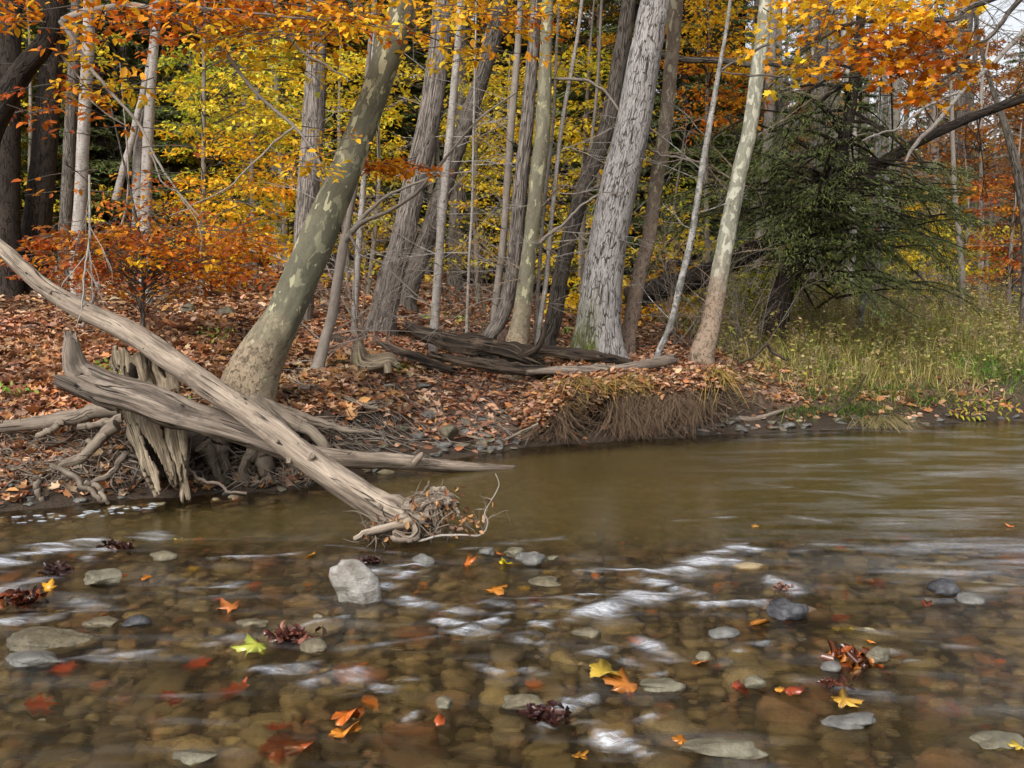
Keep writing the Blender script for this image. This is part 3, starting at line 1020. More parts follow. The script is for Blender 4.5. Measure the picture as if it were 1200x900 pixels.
for _ in range(22):
    a_ = r2_.uniform(762, 878)
    edge.append((a_, np.interp(a_, [762, 878], [514, 507]) - r2_.uniform(0, 16), r2_.uniform(6, 18)))
for _ in range(26):
    a_ = r2_.uniform(882, 1190)
    edge.append((a_, np.interp(a_, [882, 1190], [506, 491]) - r2_.uniform(0, 10), r2_.uniform(6, 15)))
for _ in range(24):
    a_ = r2_.uniform(0, 400)
    edge.append((a_, np.interp(a_, [0, 200, 400], [596, 584, 562]) - r2_.uniform(0, 30), r2_.uniform(7, 18)))
where = ['under the leafy slope', 'beside the undercut bank', 'below the meadow', 'under the log roots']
for i, (a, b, w) in enumerate(edge):
    k = 0 if 424 < a < 612 else 1 if 760 < a < 880 else 2 if a > 880 else 3
    o = rock(a, b, w, ['grey flat slate lying on the muddy edge under the leafy slope', 'pale slate at the water edge beside the undercut bank',
                   'small flat stone at the water edge below the meadow', 'dull flat stone among leaves under the crossed logs'][k],
             M_SLATE if i % 3 else M_LICHEN, .28 if i % 2 else .38, .6, r.uniform(0, 3), 40 + i, .25, water=False, tilt=r.normal() * .2,
             group=['slates below the leafy slope', 'slates beside the undercut bank', 'stones below the meadow', 'stones among the log roots'][k])
rock(545, 369 + 6, 0.1, '', water=False) if False else None
rock(268, 372, 26, 'lichen covered boulder on the leafy slope behind the orange shrub', M_LICHEN, .7, .8, 0, 81, .3, name='boulder', water=False, cat='boulder')
rock(222, 366, 22, 'greenish boulder on the leafy slope, smaller of the pair', M_LICHEN, .7, .8, 1, 82, .3, name='boulder', water=False, cat='boulder')
rock(380, 357, 16, 'small pale rock between trunks on the forest floor', M_LICHEN, .6, .8, 0, 83, .4, water=False)
rock(495, 454, 24, 'flat olive stone half buried in leaves on the slope', M_SLATE, .2, .7, 0, 84, .2, water=False)
rock(455, 454, 18, 'small flat dark stone in the leaves below the pale stump', M_SLATE, .3, .7, 0, 85, .2, water=False)

# ------------------------------------------------------------------ leaf litter
def scatter_litter(n, x0, x1, y0, y1, size, palette, tpl, mask=None, zoff=.012):
    x = rng.uniform(x0, x1, n)
    y = rng.uniform(y0, y1, n)
    s = y - shore(x)
    k = s > .12
    if mask is not None:
        k &= mask(x, y, s)
    x, y = x[k], y[k]
    n = len(x)
    z = H(x, y) + zoff * rng.uniform(0.2, 1.8, n)
    e = .04
    gx = (H(x + e, y) - H(x - e, y)) / (2 * e)
    gy = (H(x, y + e) - H(x, y - e)) / (2 * e)
    nor = nrm(np.stack([-gx, -gy, np.ones(n)], 1)) + rng.normal(0, .38, (n, 3))
    an = rng.uniform(0, 2 * PI, n)
    d = np.stack([np.cos(an), np.sin(an), rng.normal(0, .25, n)], 1)
    sz = size * rng.uniform(.6, 1.35, n)
    dr = fbm(x * 1.3, y * 1.3, 0, 3, 88)
    cc = pal(palette, n) * np.clip(1 + .38 * dr, .45, 1.6)[:, None]
    cc[:, 0] *= 1 + .10 * fbm(x * .5, y * .5, 2, 2, 89)
    keep = rng.random(n) < np.clip(.95 + .9 * fbm(x * 1.7, y * 2.2, 5, 3, 90), .12, 1)
    sz = sz * (1 + .25 * dr)
    leaves(mbL, np.stack([x, y, z], 1)[keep], d[keep], nrm(nor)[keep], sz[keep], cc[keep], tpl, curl=rng.uniform(-.1, .6, keep.sum()))


mbL = MB()
sparse = lambda x, y, s: (rng.random(len(x)) < 1 - .9 * sstep(2.9, 4.0, x + .4 * fbm(x, y, 0, 2, 3)) * sstep(.25, 1.1, s)) & ((s > .55 + .4 * ((x > -3.3) & (x < -1.0))) | (rng.random(len(x)) < .22))
scatter_litter(46000, -6.5, 6.5, 7, 13.5, .085, 'litter', T_BEECH, sparse)
scatter_litter(9000, -6.5, 6.5, 7, 13.0, .10, 'litter', T_LOBE, sparse)
scatter_litter(17000, -8, -1.0, 7, 14.5, .085, 'litterred', T_BEECH, sparse)
scatter_litter(5000, -6.5, -1.5, 7, 11.5, .11, 'litterred', T_LOBE, sparse)
scatter_litter(40000, -13, 6, 13.5, 26, .11, 'litter', T_BEECH, sparse)
scatter_litter(12000, -13, 0, 12.5, 24, .11, 'litterred', T_BEECH, sparse)
scatter_litter(14000, -22, 12, 26, 48, .20, 'litter', T_FAR)
tag(mbL.build('leaf_litter', M_LITTER), 'carpet of fallen brown and copper leaves over the wooded bank', 'leaf litter', kind='stuff')

# ------------------------------------------------------------------ limbs and twigs
def twigs(mb, p, d, L, r, lev, spread=.6, grav=0.0, k=4, tips=None, wig=.25):
    n = 4
    pts = [p]
    dd = nrm(d)
    for i in range(n):
        dd = nrm(dd + rng.normal(0, wig, 3) * .5 + np.array([0, 0, grav]))
        pts.append(pts[-1] + dd * L / n)
    pts = np.array(pts)
    tube(mb, pts, [r, r * .35], seg=5 if r > .012 else 3, n=n * 2 + 1, cap=False)
    if tips is not None:
        tips.append(pts)
    if lev <= 0:
        return
    for j in range(k):
        t = rng.uniform(.25, .95)
        q = pts[int(t * n)] * (1 - (t * n) % 1) + pts[min(int(t * n) + 1, n)] * ((t * n) % 1)
        nd_ = nrm(dd + rng.normal(0, spread, 3))
        twigs(mb, q, nd_, L * rng.uniform(.35, .6), r * .5, lev - 1, spread, grav, max(2, k - 1), tips, wig)


def spray(mbl, a, d, L, w, n, palette, size, base=None, tpl=T_BEECH, droop=.25, thick=.05):
    """flat layered spray of leaves: leaves along side twigs of one drooping twig"""
    d = nrm(d)
    up = np.array([0, 0, 1.0])
    per = nrm(np.cross(up, d))
    t = (rng.integers(0, 9, n) + rng.normal(0, .15, n)) / 9.0
    sg = np.where(rng.random(n) < .5, -1, 1)
    u = rng.random(n) ** .8 * w * np.sin(np.clip(t * 1.0 + .12, 0, 1) * PI) ** .6
    side = (d * .62)[None] + per[None] * sg[:, None] * .78
    pos = a + d * (t * L)[:, None] + side * u[:, None]
    rr = t * L + u * .5
    pos[:, 2] -= droop * rr * rr / max(L, .1) * .8
    pos += rng.normal(0, thick, (n, 3)) * np.array([.6, .6, 1])
    nor = up + rng.normal(0, .42, (n, 3))
    dv = side + rng.normal(0, .5, (n, 3)) - np.array([0, 0, .25])
    leaves(mbl, pos, dv, nor, size * rng.uniform(.65, 1.25, n), pal(palette, n, base), tpl)


# (name, label, category, stations [(px, py, width)], depth or None, bark, extras)
def big_tree(name, label, st, bark, depth=None, sink=.12, flare=None, seg=20, disp=.05, flute=.04, up=9.0, dd=0.0, seed=0,
             crown=None, group=None, limbs=None, upright=.75, tipr=.35, nring=None, nlimb=7, leafsize=.11):
    base = hit(st[0][0], st[0][1]) if depth is None else P(st[0][0], st[0][1], depth)
    d0 = base[1]
    if depth is not None:
        base[2] = min(base[2], float(H(base[0], base[1])))
    t = thing(name, (base[0], base[1], float(H(base[0], base[1]))), label, 'tree', group)
    pts, rad = [], []
    for i, (a, b, w) in enumerate(st):
        q = P(a, b, d0 + dd * i)
        pts.append(q)
        j0, j1 = max(i - 1, 0), min(i + 1, len(st) - 1)
        ang = math.atan2(abs(st[j1][0] - st[j0][0]), abs(st[j1][1] - st[j0][1]) + 1e-6)
        rad.append(w * .5 * q[1] / FPX * math.cos(ang))
    down = pts[0] - np.array([0, 0, sink])
    down[2] = min(down[2], float(H(down[0], down[1])) - sink)
    pts = [down] + pts
    rad = [rad[0] * 1.05] + rad
    dv = nrm(pts[-1] - pts[-2])
    dv2 = nrm(dv * (1 - upright) + np.array([0, 0, upright]))
    if up > 0:
        pts.append(pts[-1] + nrm(dv * .7 + dv2 * .3) * up * .35)
        pts.append(pts[-1] + dv2 * up * .65)
        rad += [rad[-1] * .85, rad[-1] * tipr]
    mb = MB()
    c = tube(mb, pts, rad, seg=seg, n=nring or max(24, len(pts) * 14), disp=disp, flute=flute, seed=seed, flare=flare)
    if name in ('young_tree', 'thin_tree', 'birch', 'leaning_sapling', 'furrowed_tree', 'sycamore') and st[0][2] < 60:
        for k in range(7):
            i = int(len(c) * rng.uniform(.2, .6))
            twigs(mb, c[i], np.array([rng.choice([-1, 1]) * rng.uniform(.5, 1), rng.normal(0, .4), rng.uniform(-.1, .7)]), rng.uniform(.5, 1.4), .008, 2, .6, .0, 4)
    if up > 0 and crown:
        mw, ml = mb, MB()
        tp = []
        zt = pts[-3][2]
        for k in range(nlimb):
            i = int((len(c) - 1) * rng.uniform(1 - 1.3 / (len(pts) - 1), .97))
            az = rng.uniform(0, 2 * PI)
            dvv = np.array([math.cos(az), math.sin(az), rng.uniform(.25, .8)])
            twigs(mw, c[i], dvv, rng.uniform(1.8, 3.2), rad[-1] * .6 + .02, 2, .6, .02, 4, tp)
        for pp in tp:
            m = int(crown[1])
            f = rng.random(m)[:, None]
            i = rng.integers(1, len(pp) - 1, m)
            q = pp[i] * (1 - f) + pp[i + 1] * f + rng.normal(0, .16, (m, 3))
            leaves(ml, q, rng.normal(0, 1, (m, 3)), np.array([0, 0, 1.0]) + rng.normal(0, .5, (m, 3)), leafsize, pal(crown[0], m), T_FAR)
        if ml.n:
            ml.build('crown', M_LEAF, t)
    mb.build('trunk', bark, t)
    return t, c, pts, rad


def limb_px(mb, st, depth, seg=7, n=None, dd=0.0, seed=0, wob=0.01):
    pts = [P(a, b, depth + dd * i) for i, (a, b, w) in enumerate(st)]
    rad = [w * .5 * q[1] / FPX for (a, b, w), q in zip(st, pts)]
    return tube(mb, pts, rad, seg=seg, n=n or len(pts) * 7, disp=.08, seed=seed, wob=wob)


# --- the big leaning sycamore with its roots
syc, c, pts, rad = big_tree('sycamore', 'thick leaning olive sycamore with cream bark patches behind the crossed logs',
    [(284, 492, 72), (296, 440, 66), (312, 405, 58), (333, 370, 47), (352, 325, 45), (372, 280, 44), (398, 216, 39), (424, 150, 35), (446, 90, 34), (469, 20, 33), (475, -10, 33)],
    M_SYC, depth=8.65, flare=(.25, .30, 3), seg=40, up=9, disp=.05, flute=.03, seed=3, crown=('gold', 10), nring=150)
root_px = [
    ([(288, 470, 44), (262, 502, 46), (232, 522, 40), (222, 530, 34)], 8.3), ([(262, 500, 44), (235, 512, 50), (222, 522, 46), (216, 535, 36)], 8.2),
    ([(292, 470, 20), (335, 484, 15), (372, 494, 11), (402, 502, 8), (440, 508, 4)], 8.55), ([(296, 474, 30), (312, 492, 30), (330, 510, 28), (345, 540, 20), (352, 566, 12)], 8.25),
    ([(300, 500, 40), (306, 530, 26), (312, 556, 16), (322, 574, 10)], 8.1), ([(320, 500, 30), (300, 520, 20), (288, 545, 12), (290, 565, 9)], 8.05),
    ([(296, 474, 20), (335, 492, 16), (372, 512, 13), (385, 545, 14), (392, 566, 9)], 8.3), ([(268, 500, 34), (256, 520, 26), (262, 545, 14), (276, 570, 8)], 8.1),
    ([(290, 466, 20), (328, 482, 14), (352, 496, 11), (372, 508, 8), (384, 522, 5)], 8.4), ([(240, 520, 22), (250, 545, 12), (262, 565, 8), (270, 575, 6)], 8.0)]
for i, (st, d) in enumerate(root_px):
    mb = MB()
    limb_px(mb, st, d, seg=12, n=26, seed=i + 5, wob=.02)
    mb.build('root', M_ROOT, syc)
mw, ml = MB(), MB()

# --- crossed driftwood
def log_px(name, label, st, m, seed=0, seg=28, n=90, flute=.09, disp=.10, ends=1.2, cat='log', extra=None):
    st = [(a, b, w, d if d else hit(a, b + w * .45)[1] + w * .004) for a, b, w, d in st]
    pts = [P(a, b, d) for a, b, w, d in st]
    rad = [w * .5 * d / FPX for a, b, w, d in st]
    t = thing(name, pts[len(pts) // 2], label, cat)
    mb = MB()
    tube(mb, pts, rad, seg=seg, n=n, disp=disp, flute=flute, seed=seed, ends=ends, fr=(1.3, 5))
    mb.build('trunk', m, t)
    if extra:
        extra(t)
    return t


def rootwad(t):
    mb, mb2 = MB(), MB()
    for st in ([(455, 596, 40, 6.42), (480, 606, 34, 6.36), (498, 612, 26, 6.32)],
               [(482, 600, 26, 6.35), (500, 590, 20, 6.32), (520, 584, 16, 6.30), (534, 592, 12, 6.28)],
               [(495, 607, 14, 6.22), (470, 612, 12, 6.15), (440, 622, 10, 6.1), (417, 633, 7, 6.08)],
               [(476, 606, 14, 6.25), (486, 615, 11, 6.18), (489, 626, 10, 6.12), (478, 632, 8, 6.1), (462, 624, 7, 6.1)],
               [(462, 632, 7, 6.1), (480, 634, 6, 6.08), (492, 630, 5, 6.08)],
               [(510, 592, 7, 6.25), (512, 605, 6, 6.2), (512, 622, 6, 6.15)],
               [(500, 600, 8, 6.25), (514, 592, 7, 6.22), (528, 586, 5, 6.2)],
               [(515, 578, 8, 6.3), (505, 586, 7, 6.28), (492, 594, 6, 6.25)], [(492, 580, 4, 6.3), (498, 573, 3, 6.28), (503, 565, 2, 6.26)],
               [(530, 590, 6, 6.25), (536, 598, 5, 6.22), (537, 606, 4, 6.2)], [(524, 575, 4, 6.3), (516, 571, 5, 6.3), (505, 577, 5, 6.3)]):
        pts = [P(a, b, d) for a, b, w, d in st]
        tube(mb, pts, [w * .5 * d / FPX for a, b, w, d in st], seg=10, n=20, disp=.15, flute=.08, seed=len(st) + int(st[0][0]), wob=.012, ends=.8)
    mb.build('root', M_LOG, t)
    for i in range(150):
        a, b = rng.uniform(428, 534), 0
        b = rng.uniform(575, 628) if a > 470 else rng.uniform(608, 636)
        p = P(a, b, rng.uniform(6.12, 6.4))
        p[2] = max(p[2], .01)
        dv = nrm(rng.normal(0, 1, 3) * np.array([1, .5, .6]) + np.array([-.3, 0, -.3]))
        L = rng.uniform(.06, .22)
        tube(mb2, [p, p + dv * L * .5 + rng.normal(0, .012, 3), p + dv * L + rng.normal(0, .02, 3)], [rng.uniform(.003, .009), .002], seg=5, n=7, cap=False)
    mb2.build('rootlets', M_ROOT, t)
    for k in range(5):
        mk = MB()
        knots(mk, LOGA, 1, 40 + k)
        mk.build('branch_stub', M_LOG, t)


LOGA = [(-70, 232, 13, 8.3), (0, 290, 16, 8.1), (50, 335, 19, 7.9), (95, 362, 23, 7.7), (150, 388, 25, 7.5), (205, 425, 26, 7.25), (262, 465, 28, 7.0), (318, 503, 30, 6.8), (365, 540, 31, 6.65), (420, 577, 34, 6.5), (455, 598, 37, 6.4), (475, 608, 34, 6.36)]
def knots(mb_, st, n, seed):
    r_ = np.random.default_rng(seed)
    pts = catmull(np.array([P(a, b, d) for a, b, w, d in st]), 100)
    rad_ = np.interp(np.linspace(0, 1, 100), np.linspace(0, 1, len(st)), [w * .5 * d / FPX for a, b, w, d in st])
    for k in range(n):
        i = int(r_.uniform(12, 90))
        T_ = nrm(pts[i + 1] - pts[i])
        dv = nrm(np.cross(T_, r_.normal(0, 1, 3)) + T_ * r_.uniform(.2, .9) + np.array([0, -.5, .3]))
        R_ = rad_[i] * r_.uniform(.16, .32)
        tube(mb_, [pts[i] + dv * rad_[i] * .55, pts[i] + dv * rad_[i] * 1.0, pts[i] + dv * rad_[i] * r_.uniform(1.15, 1.7)], [R_ * 1.9, R_ * 1.1, R_ * .6], seg=10, n=10, disp=.2, ends=.8, seed=k)


log_a = log_px('driftwood_log', 'long bleached driftwood log slanting down to a root wad in the water', LOGA, M_LOG, 4, 40, 160, .10, .10, extra=rootwad)


def snag(t):
    mb = MB()
    tube(mb, [P(112, 448, 7.1), P(95, 436, 7.1), P(86, 417, 7.08), (P(83, 395, 7.05))], [.085, .09, .07, .035], seg=18, n=26, disp=.2, flute=.15, seed=9, ends=1.5)
    tube(mb, [P(135, 470, 7.1), P(112, 464, 7.08), P(96, 462, 7.06)], [.07, .05, .015], seg=12, n=14, disp=.2, flute=.15, seed=12, ends=1.5)
    mb.build('broken_end', M_LOG2, t)


LOGB = [(98, 443, 42, 7.12), (125, 455, 42, 7.12), (165, 467, 38, 7.12), (215, 485, 35, 7.12), (262, 499, 29, 7.12), (300, 511, 27, 7.15), (350, 530, 26, 7.2)]
log_b = log_px('broken_log', 'grey cracked log with an upturned broken end, lying under the longer log', LOGB, M_LOG2, 6, 36, 120, .12, .12, extra=snag)
LOGC = [(352, 532, 26, 8.0), (400, 538, 22, 8.15), (455, 540, 19, 8.35), (510, 545, 16, 8.6), (560, 548, 12, 8.75), (600, 549, 7, 8.9)]
pp = [P(a, b, d) for a, b, w, d in LOGC]


def knob(t):
    mb = MB()
    tube(mb, [P(485, 541, 8.4), P(492, 535, 8.38), P(495, 530, 8.38)], [.035, .025, .01], seg=9, n=8, disp=.2)
    mb.build('branch_stub', M_LOG, t)


log_c = log_px('driftwood_pole', 'smooth straight driftwood pole lying level along the water surface', LOGC, M_LOG, 8, 24, 70, .07, .08, extra=knob)

# dark rotten logs under the oak
log_px('rotten_log', 'blackened split log, upper of the rotting pile below the thin trunks', [(479, 382, 7, 12.3), (495, 391, 15, 12.2), (530, 401, 20, 12.1), (565, 406, 22, 12.0), (597, 412, 22, 11.9), (612, 418, 18, 11.85)], M_ROTDARK, 21, 36, 130, .30, .28, 2.5)
log_px('rotten_log', 'dark hollow log lying lowest in front of the rotting pile', [(512, 417, 8, 11.75), (545, 424, 13, 11.7), (590, 431, 14, 11.6), (630, 434, 12, 11.55), (660, 435, 9, 11.5)], M_ROTDARK, 22, 30, 120, .28, .28, 2)
log_px('rotten_log', 'long brown weathered log resting behind the pale branch below the oak', [(606, 411, 13, 12.0), (640, 412, 14, 11.95), (680, 416, 13, 11.9), (715, 420, 10, 11.85), (740, 425, 6, 11.8)], M_ROTDARK, 23, 26, 110, .22, .25, 2)


def prongs(t):
    mb = MB()
    tube(mb, [P(696, 432, 11.3), P(712, 436, 11.25), P(718, 446, 11.2)], [.06, .06, .035], seg=14, n=14, disp=.2, flute=.1, ends=1)
    mb.build('branch_stub', M_LOG2, t)


log_px('pale_log', 'pale grey branch log with a rounded right end and knot hole', [(618, 436, 7, 11.4), (655, 434, 10, 11.35), (690, 434, 13, 11.3), (720, 434, 14, 11.3), (750, 429, 13, 11.3), (775, 424, 12, 11.3), (790, 421, 12, 11.3)], M_LOG2, 24, 26, 70, .1, .12, .8, extra=prongs)
log_px('rotten_log', 'dark matted root log crossing behind the pale curled stump', [(345, 402, 10, 12.1), (383, 402, 17, 12.0), (420, 408, 18, 11.9), (460, 415, 16, 11.85), (495, 424, 14, 11.8), (528, 433, 8, 11.7)], M_ROTDARK, 25, 34, 120, .32, .3, 2)
log_px('fallen_branch', 'thin upward pointing dark branch rising from the log pile', [(610, 418, 11, 11.8), (628, 408, 8, 11.75), (636, 395, 6, 11.7), (640, 380, 5, 11.7)], M_ROTDARK, 26, 12, 30, .1, .2, 1, cat='branch')
log_px('fallen_branch', 'crooked black branch lying on the grass at the meadow edge', [(868, 425, 2, 12.0), (885, 417, 3, 12.0), (898, 404, 4, 12.0), (905, 412, 4, 12.0), (922, 422, 3, 11.9)], M_ROTDARK, 27, 10, 40, .05, .1, 1, cat='branch')
log_px('fallen_branch', 'grey stick lying on the bank above the slates', [(832, 484, 4, 0), (852, 487, 5, 0), (880, 491, 6, 0), (905, 485, 5, 0), (926, 478, 3, 0)], M_LOG, 28, 10, 40, .05, .1, 1, cat='branch')
log_px('fallen_branch', 'forked pale root branch on stones beside the undercut bank', [(488, 498, 2, 0), (520, 505, 4, 0), (560, 513, 4, 0), (592, 514, 4, 0), (612, 506, 4, 9.9), (630, 497, 3, 9.9)], M_LOG, 29, 10, 40, .05, .1, 1, cat='branch')
log_px('fallen_branch', 'thin straight stick at the water edge right of the undercut bank', [(782, 496, 2, 0), (815, 500, 3, 0), (838, 503, 3, 0)], M_LOG, 30, 8, 20, .05, .1, 1, cat='branch')
log_px('fallen_branch', 'bent dark stick poking up at the meadow edge', [(960, 487, 2, 11.4), (980, 480, 3, 11.4), (995, 470, 2.5, 11.4), (1015, 440, 1.6, 11.4)], M_ROTDARK, 31, 8, 24, .05, .1, 1, cat='branch')

# pale curled stump piece
st_ = thing('stump_piece', hit(436, 436), 'pale curled piece of broken stump lying in the leaves by the leaning sapling', 'stump')
ds = hit(436, 436)[1] - .12
mb = MB()
tube(mb, [P(420, 400, ds), P(421, 411, ds), P(425, 423, ds), P(441, 425, ds), P(456, 422, ds), P(463, 425, ds)], [.045, .07, .12, .10, .08, .05], seg=24, n=50, disp=.22, flute=.10, seed=3, ends=1)
tube(mb, [P(452, 421, ds - .05), P(454, 428, ds - .06), P(455, 437, ds - .07)], [.03, .045, .045], seg=12, n=10, disp=.2, flute=.1, seed=5)
mb.build('shell', M_ROTPALE, st_)

# rotten stump shell behind the broken log
stump = thing('rotten_stump', P(190, 575, 7.5), 'crumbling pale stump shell full of holes between the crossed logs', 'stump')


def shell(px_path, seed, R, arc, m, a0, nm):
    """a broken tube: part of a circle only, with jagged rims and rotted holes, given thickness"""
    na, nl = 56, 90
    c = catmull(np.array([P(a, b, d) for a, b, d in px_path]), nl)
    T = nrm(np.gradient(c, axis=0))
    Y = np.array([0, -1.0, 0])
    X = nrm(np.cross(T, Y))
    Yv = np.cross(X, T)
    ph = a0 + np.linspace(-arc / 2, arc / 2, na)
    L = np.linspace(0, 1, nl)[:, None]
    Rr = np.interp(L, np.linspace(0, 1, len(R)), R)
    n_ = fbm(np.cos(ph)[None] * 1.0 + seed, np.sin(ph)[None] * 1.0, L * 3.5, 3, seed)
    n2 = fbm(np.cos(ph)[None] * 2.2 + seed, np.sin(ph)[None] * 2.2, L * 9, 4, seed + 9)
    Rr = Rr * (1 + .28 * n_ + .13 * n2)
    Vv = c[:, None] + Rr[..., None] * (np.sin(ph)[None, :, None] * X[:, None] + np.cos(ph)[None, :, None] * Yv[:, None])
    keep = np.ones((nl, na), bool)
    e1 = .08 + .05 * fbm(ph * 1.6, seed, 0, 3, seed + 4)
    e2 = .97 - .09 * np.abs(fbm(ph * 1.8, seed + 4, 0, 3, seed + 5)) * 2
    keep &= (L > e1[None]) & (L < e2[None])
    w = .5 + .35 * fbm(L * 4, seed, 0, 3, seed + 6)
    keep &= np.abs(np.linspace(-1, 1, na))[None] < (.78 + .25 * w)
    n3 = fbm(ph[None] * 3.2 + seed, L * 9, 0, 3, seed + 13)
    keep &= n3 > -.72
    keep &= ~((np.abs(ph[None] - a0 + .25 * np.sin(L * 9)) < .10 + .25 * (L - .5)) & (L > .55))
    idx = (np.arange(nl - 1)[:, None] * na + np.arange(na - 1)[None])
    kf = keep[:-1, :-1] & keep[1:, :-1] & keep[:-1, 1:] & keep[1:, 1:]
    F = np.stack([idx, idx + 1, idx + na + 1, idx + na], -1)[kf]
    bk = np.stack(np.broadcast_arrays(np.cos(ph)[None] * .2, np.sin(ph)[None] * .2, L * 1.2), -1).reshape(-1, 3)
    used, inv = np.unique(F, return_inverse=True)
    mb = MB()
    mb.add(Vv.reshape(-1, 3)[used], inv.reshape(F.shape), None, bk[used])
    o = mb.build(nm, m, stump)
    so = o.modifiers.new('thick', 'SOLIDIFY')
    so.thickness = .028
    so.offset = -1


shell([(148, 392, 7.62), (158, 440, 7.6), (170, 490, 7.55), (186, 540, 7.45), (200, 590, 7.35)], 3, [.12, .14, .15, .15, .11], 3.8, M_ROTPALE, -.1, 'shell')
shell([(192, 395, 7.75), (200, 440, 7.7), (206, 490, 7.62), (214, 540, 7.5), (218, 575, 7.4)], 8, [.13, .17, .16, .13, .08], 2.6, M_ROTPALE, .5, 'shell')
mb = MB()
for i in range(2):
    a = rng.uniform(190, 215)
    tube(mb, [P(a, rng.uniform(480, 505), 7.5), P(a + 8, 540, 7.42), P(a + rng.uniform(4, 26), rng.uniform(560, 585), 7.36)], [.045, .035, .018], seg=9, n=16, disp=.3, flute=.2, seed=i, ends=2)
mb.build('splinter', M_ROTPALE, stump)
mb = MB()
tube(mb, [P(165, 420, 7.85), P(178, 490, 7.8), P(195, 560, 7.7)], [.14, .18, .12], seg=20, n=30, disp=.25, flute=.2, seed=5)
mb.build('heartwood', M_ROTDARK, stump)

# roots along the left bank
broot = thing('bank_roots', P(130, 490, 7.8), 'snaking grey brown roots spread over the leaves left of the rotten stump', 'roots')
mb = MB()
for i, (st, d) in enumerate([
    ([(140, 478, 22), (105, 484, 18), (70, 492, 14), (30, 498, 12), (-20, 502, 10)], 8.0), ([(110, 484, 12), (75, 486, 9), (40, 492, 8), (5, 496, 7)], 8.1),
    ([(75, 494, 10), (60, 504, 8), (40, 512, 6)], 7.9), ([(140, 490, 12), (118, 496, 10), (95, 498, 8)], 7.85), ([(138, 500, 16), (120, 512, 14), (104, 528, 13), (78, 542, 12), (46, 556, 10)], 7.75),
    ([(128, 505, 10), (112, 520, 8), (98, 515, 6)], 7.8), ([(60, 545, 6), (88, 560, 7), (108, 576, 8), (122, 590, 6)], 7.35), ([(150, 530, 8), (135, 548, 7), (115, 560, 6), (100, 575, 4)], 7.5),
    ([(104, 562, 6), (118, 575, 7), (125, 592, 5)], 7.3), ([(40, 558, 8), (44, 575, 8), (52, 592, 5)], 7.3), ([(330, 478, 10), (300, 460, 9), (270, 452, 8), (235, 462, 6)], 8.9),
    ([(214, 540, 5), (240, 562, 4), (288, 578, 3)], 7.5), ([(380, 470, 8), (420, 476, 6), (440, 470, 4)], 9.4), ([(350, 455, 12), (385, 462, 9), (415, 470, 6), (440, 480, 4)], 9.3)]):
    mb = MB()
    limb_px(mb, st, d, seg=10, n=26, seed=i + 30, wob=.02)
    mb.build('root', M_ROOT, broot)
mb = MB()
for i in range(1500):            # the tangle of small roots in the hollow under the bank
    a = rng.uniform(-5, 430)
    p = hit(a, rng.uniform(500, 572) if a < 400 else rng.uniform(465, 530))
    p[2] += rng.uniform(0, .09)
    d = np.array([rng.normal(0, .9), rng.uniform(-1, .1), rng.normal(-.5, .5)])
    L = rng.uniform(.12, .45)
    q = p + nrm(d) * L * .5 + rng.normal(0, .04, 3)
    e = p + nrm(d) * L + rng.normal(0, .06, 3)
    e[2] = max(e[2], .005)
    tube(mb, [p, q, e], [.003 + .012 * rng.random() ** 2, .0018], seg=4, n=8, cap=False)
tag(mb.build('root_tangle', M_ROOT), 'tangle of fine brown rootlets in the dark hollow under the bank', 'roots', kind='stuff')

# undercut bank with hanging roots
mb = MB()
nL, nT = 160, 26
xx = np.linspace(W0(602, 527)[0], W0(872, 507)[0], nL)
yy = shore(xx)
lip = []
prof = np.array([(.95, .0, 0), (.5, .03, 0), (.22, .02, 0), (.02, -.01, 0), (-.06, -.10, 0), (-.02, -.20, 0), (.10, -.32, 0), (.24, -.44, 0), (.34, -.60, 0), (.36, -.8, 0)])
fade = sstep(0, .12, np.linspace(0, 1, nL)) * sstep(1, .82, np.linspace(0, 1, nL))
top = H(xx, yy + .95)
prof[5:, 0] += np.array([.10, .16, .2, .24, .26])
prof_i = np.stack([np.interp(np.linspace(0, 9, nT), np.arange(10), prof[:, k]) for k in range(2)], 1)
V = np.zeros((nL, nT, 3))
for k in range(nT):
    so, zo = prof_i[k]
    off = .07 * fbm(xx * 3, k * .25, 0, 3, 91)
    V[:, k, 0] = xx + .03 * fbm(xx * 7, k * .4, 3, 2, 92)
    V[:, k, 1] = yy + so + off + (1 - fade) * .75
    V[:, k, 2] = np.minimum(top - .04, .66) + zo * (.75 + .25 * fade) + (0.02 if k < 4 else 0) + .03 * fbm(xx * 5, k * .5, 6, 3, 93)
V[:, 0, 2] -= .12
V[:, :, 0] -= 0
i = (np.arange(nL - 1)[:, None] * nT + np.arange(nT - 1)[None])
F = np.stack([i, i + 1, i + nT + 1, i + nT], -1).reshape(-1, 4)
mb.add(V.reshape(-1, 3), F, (.0, 0, 0))
tag(mb.build('bank', M_GROUND), 'undercut earth bank overhanging the pool', 'bank', kind='structure')
BANK = V
mb, mg = MB(), MB()
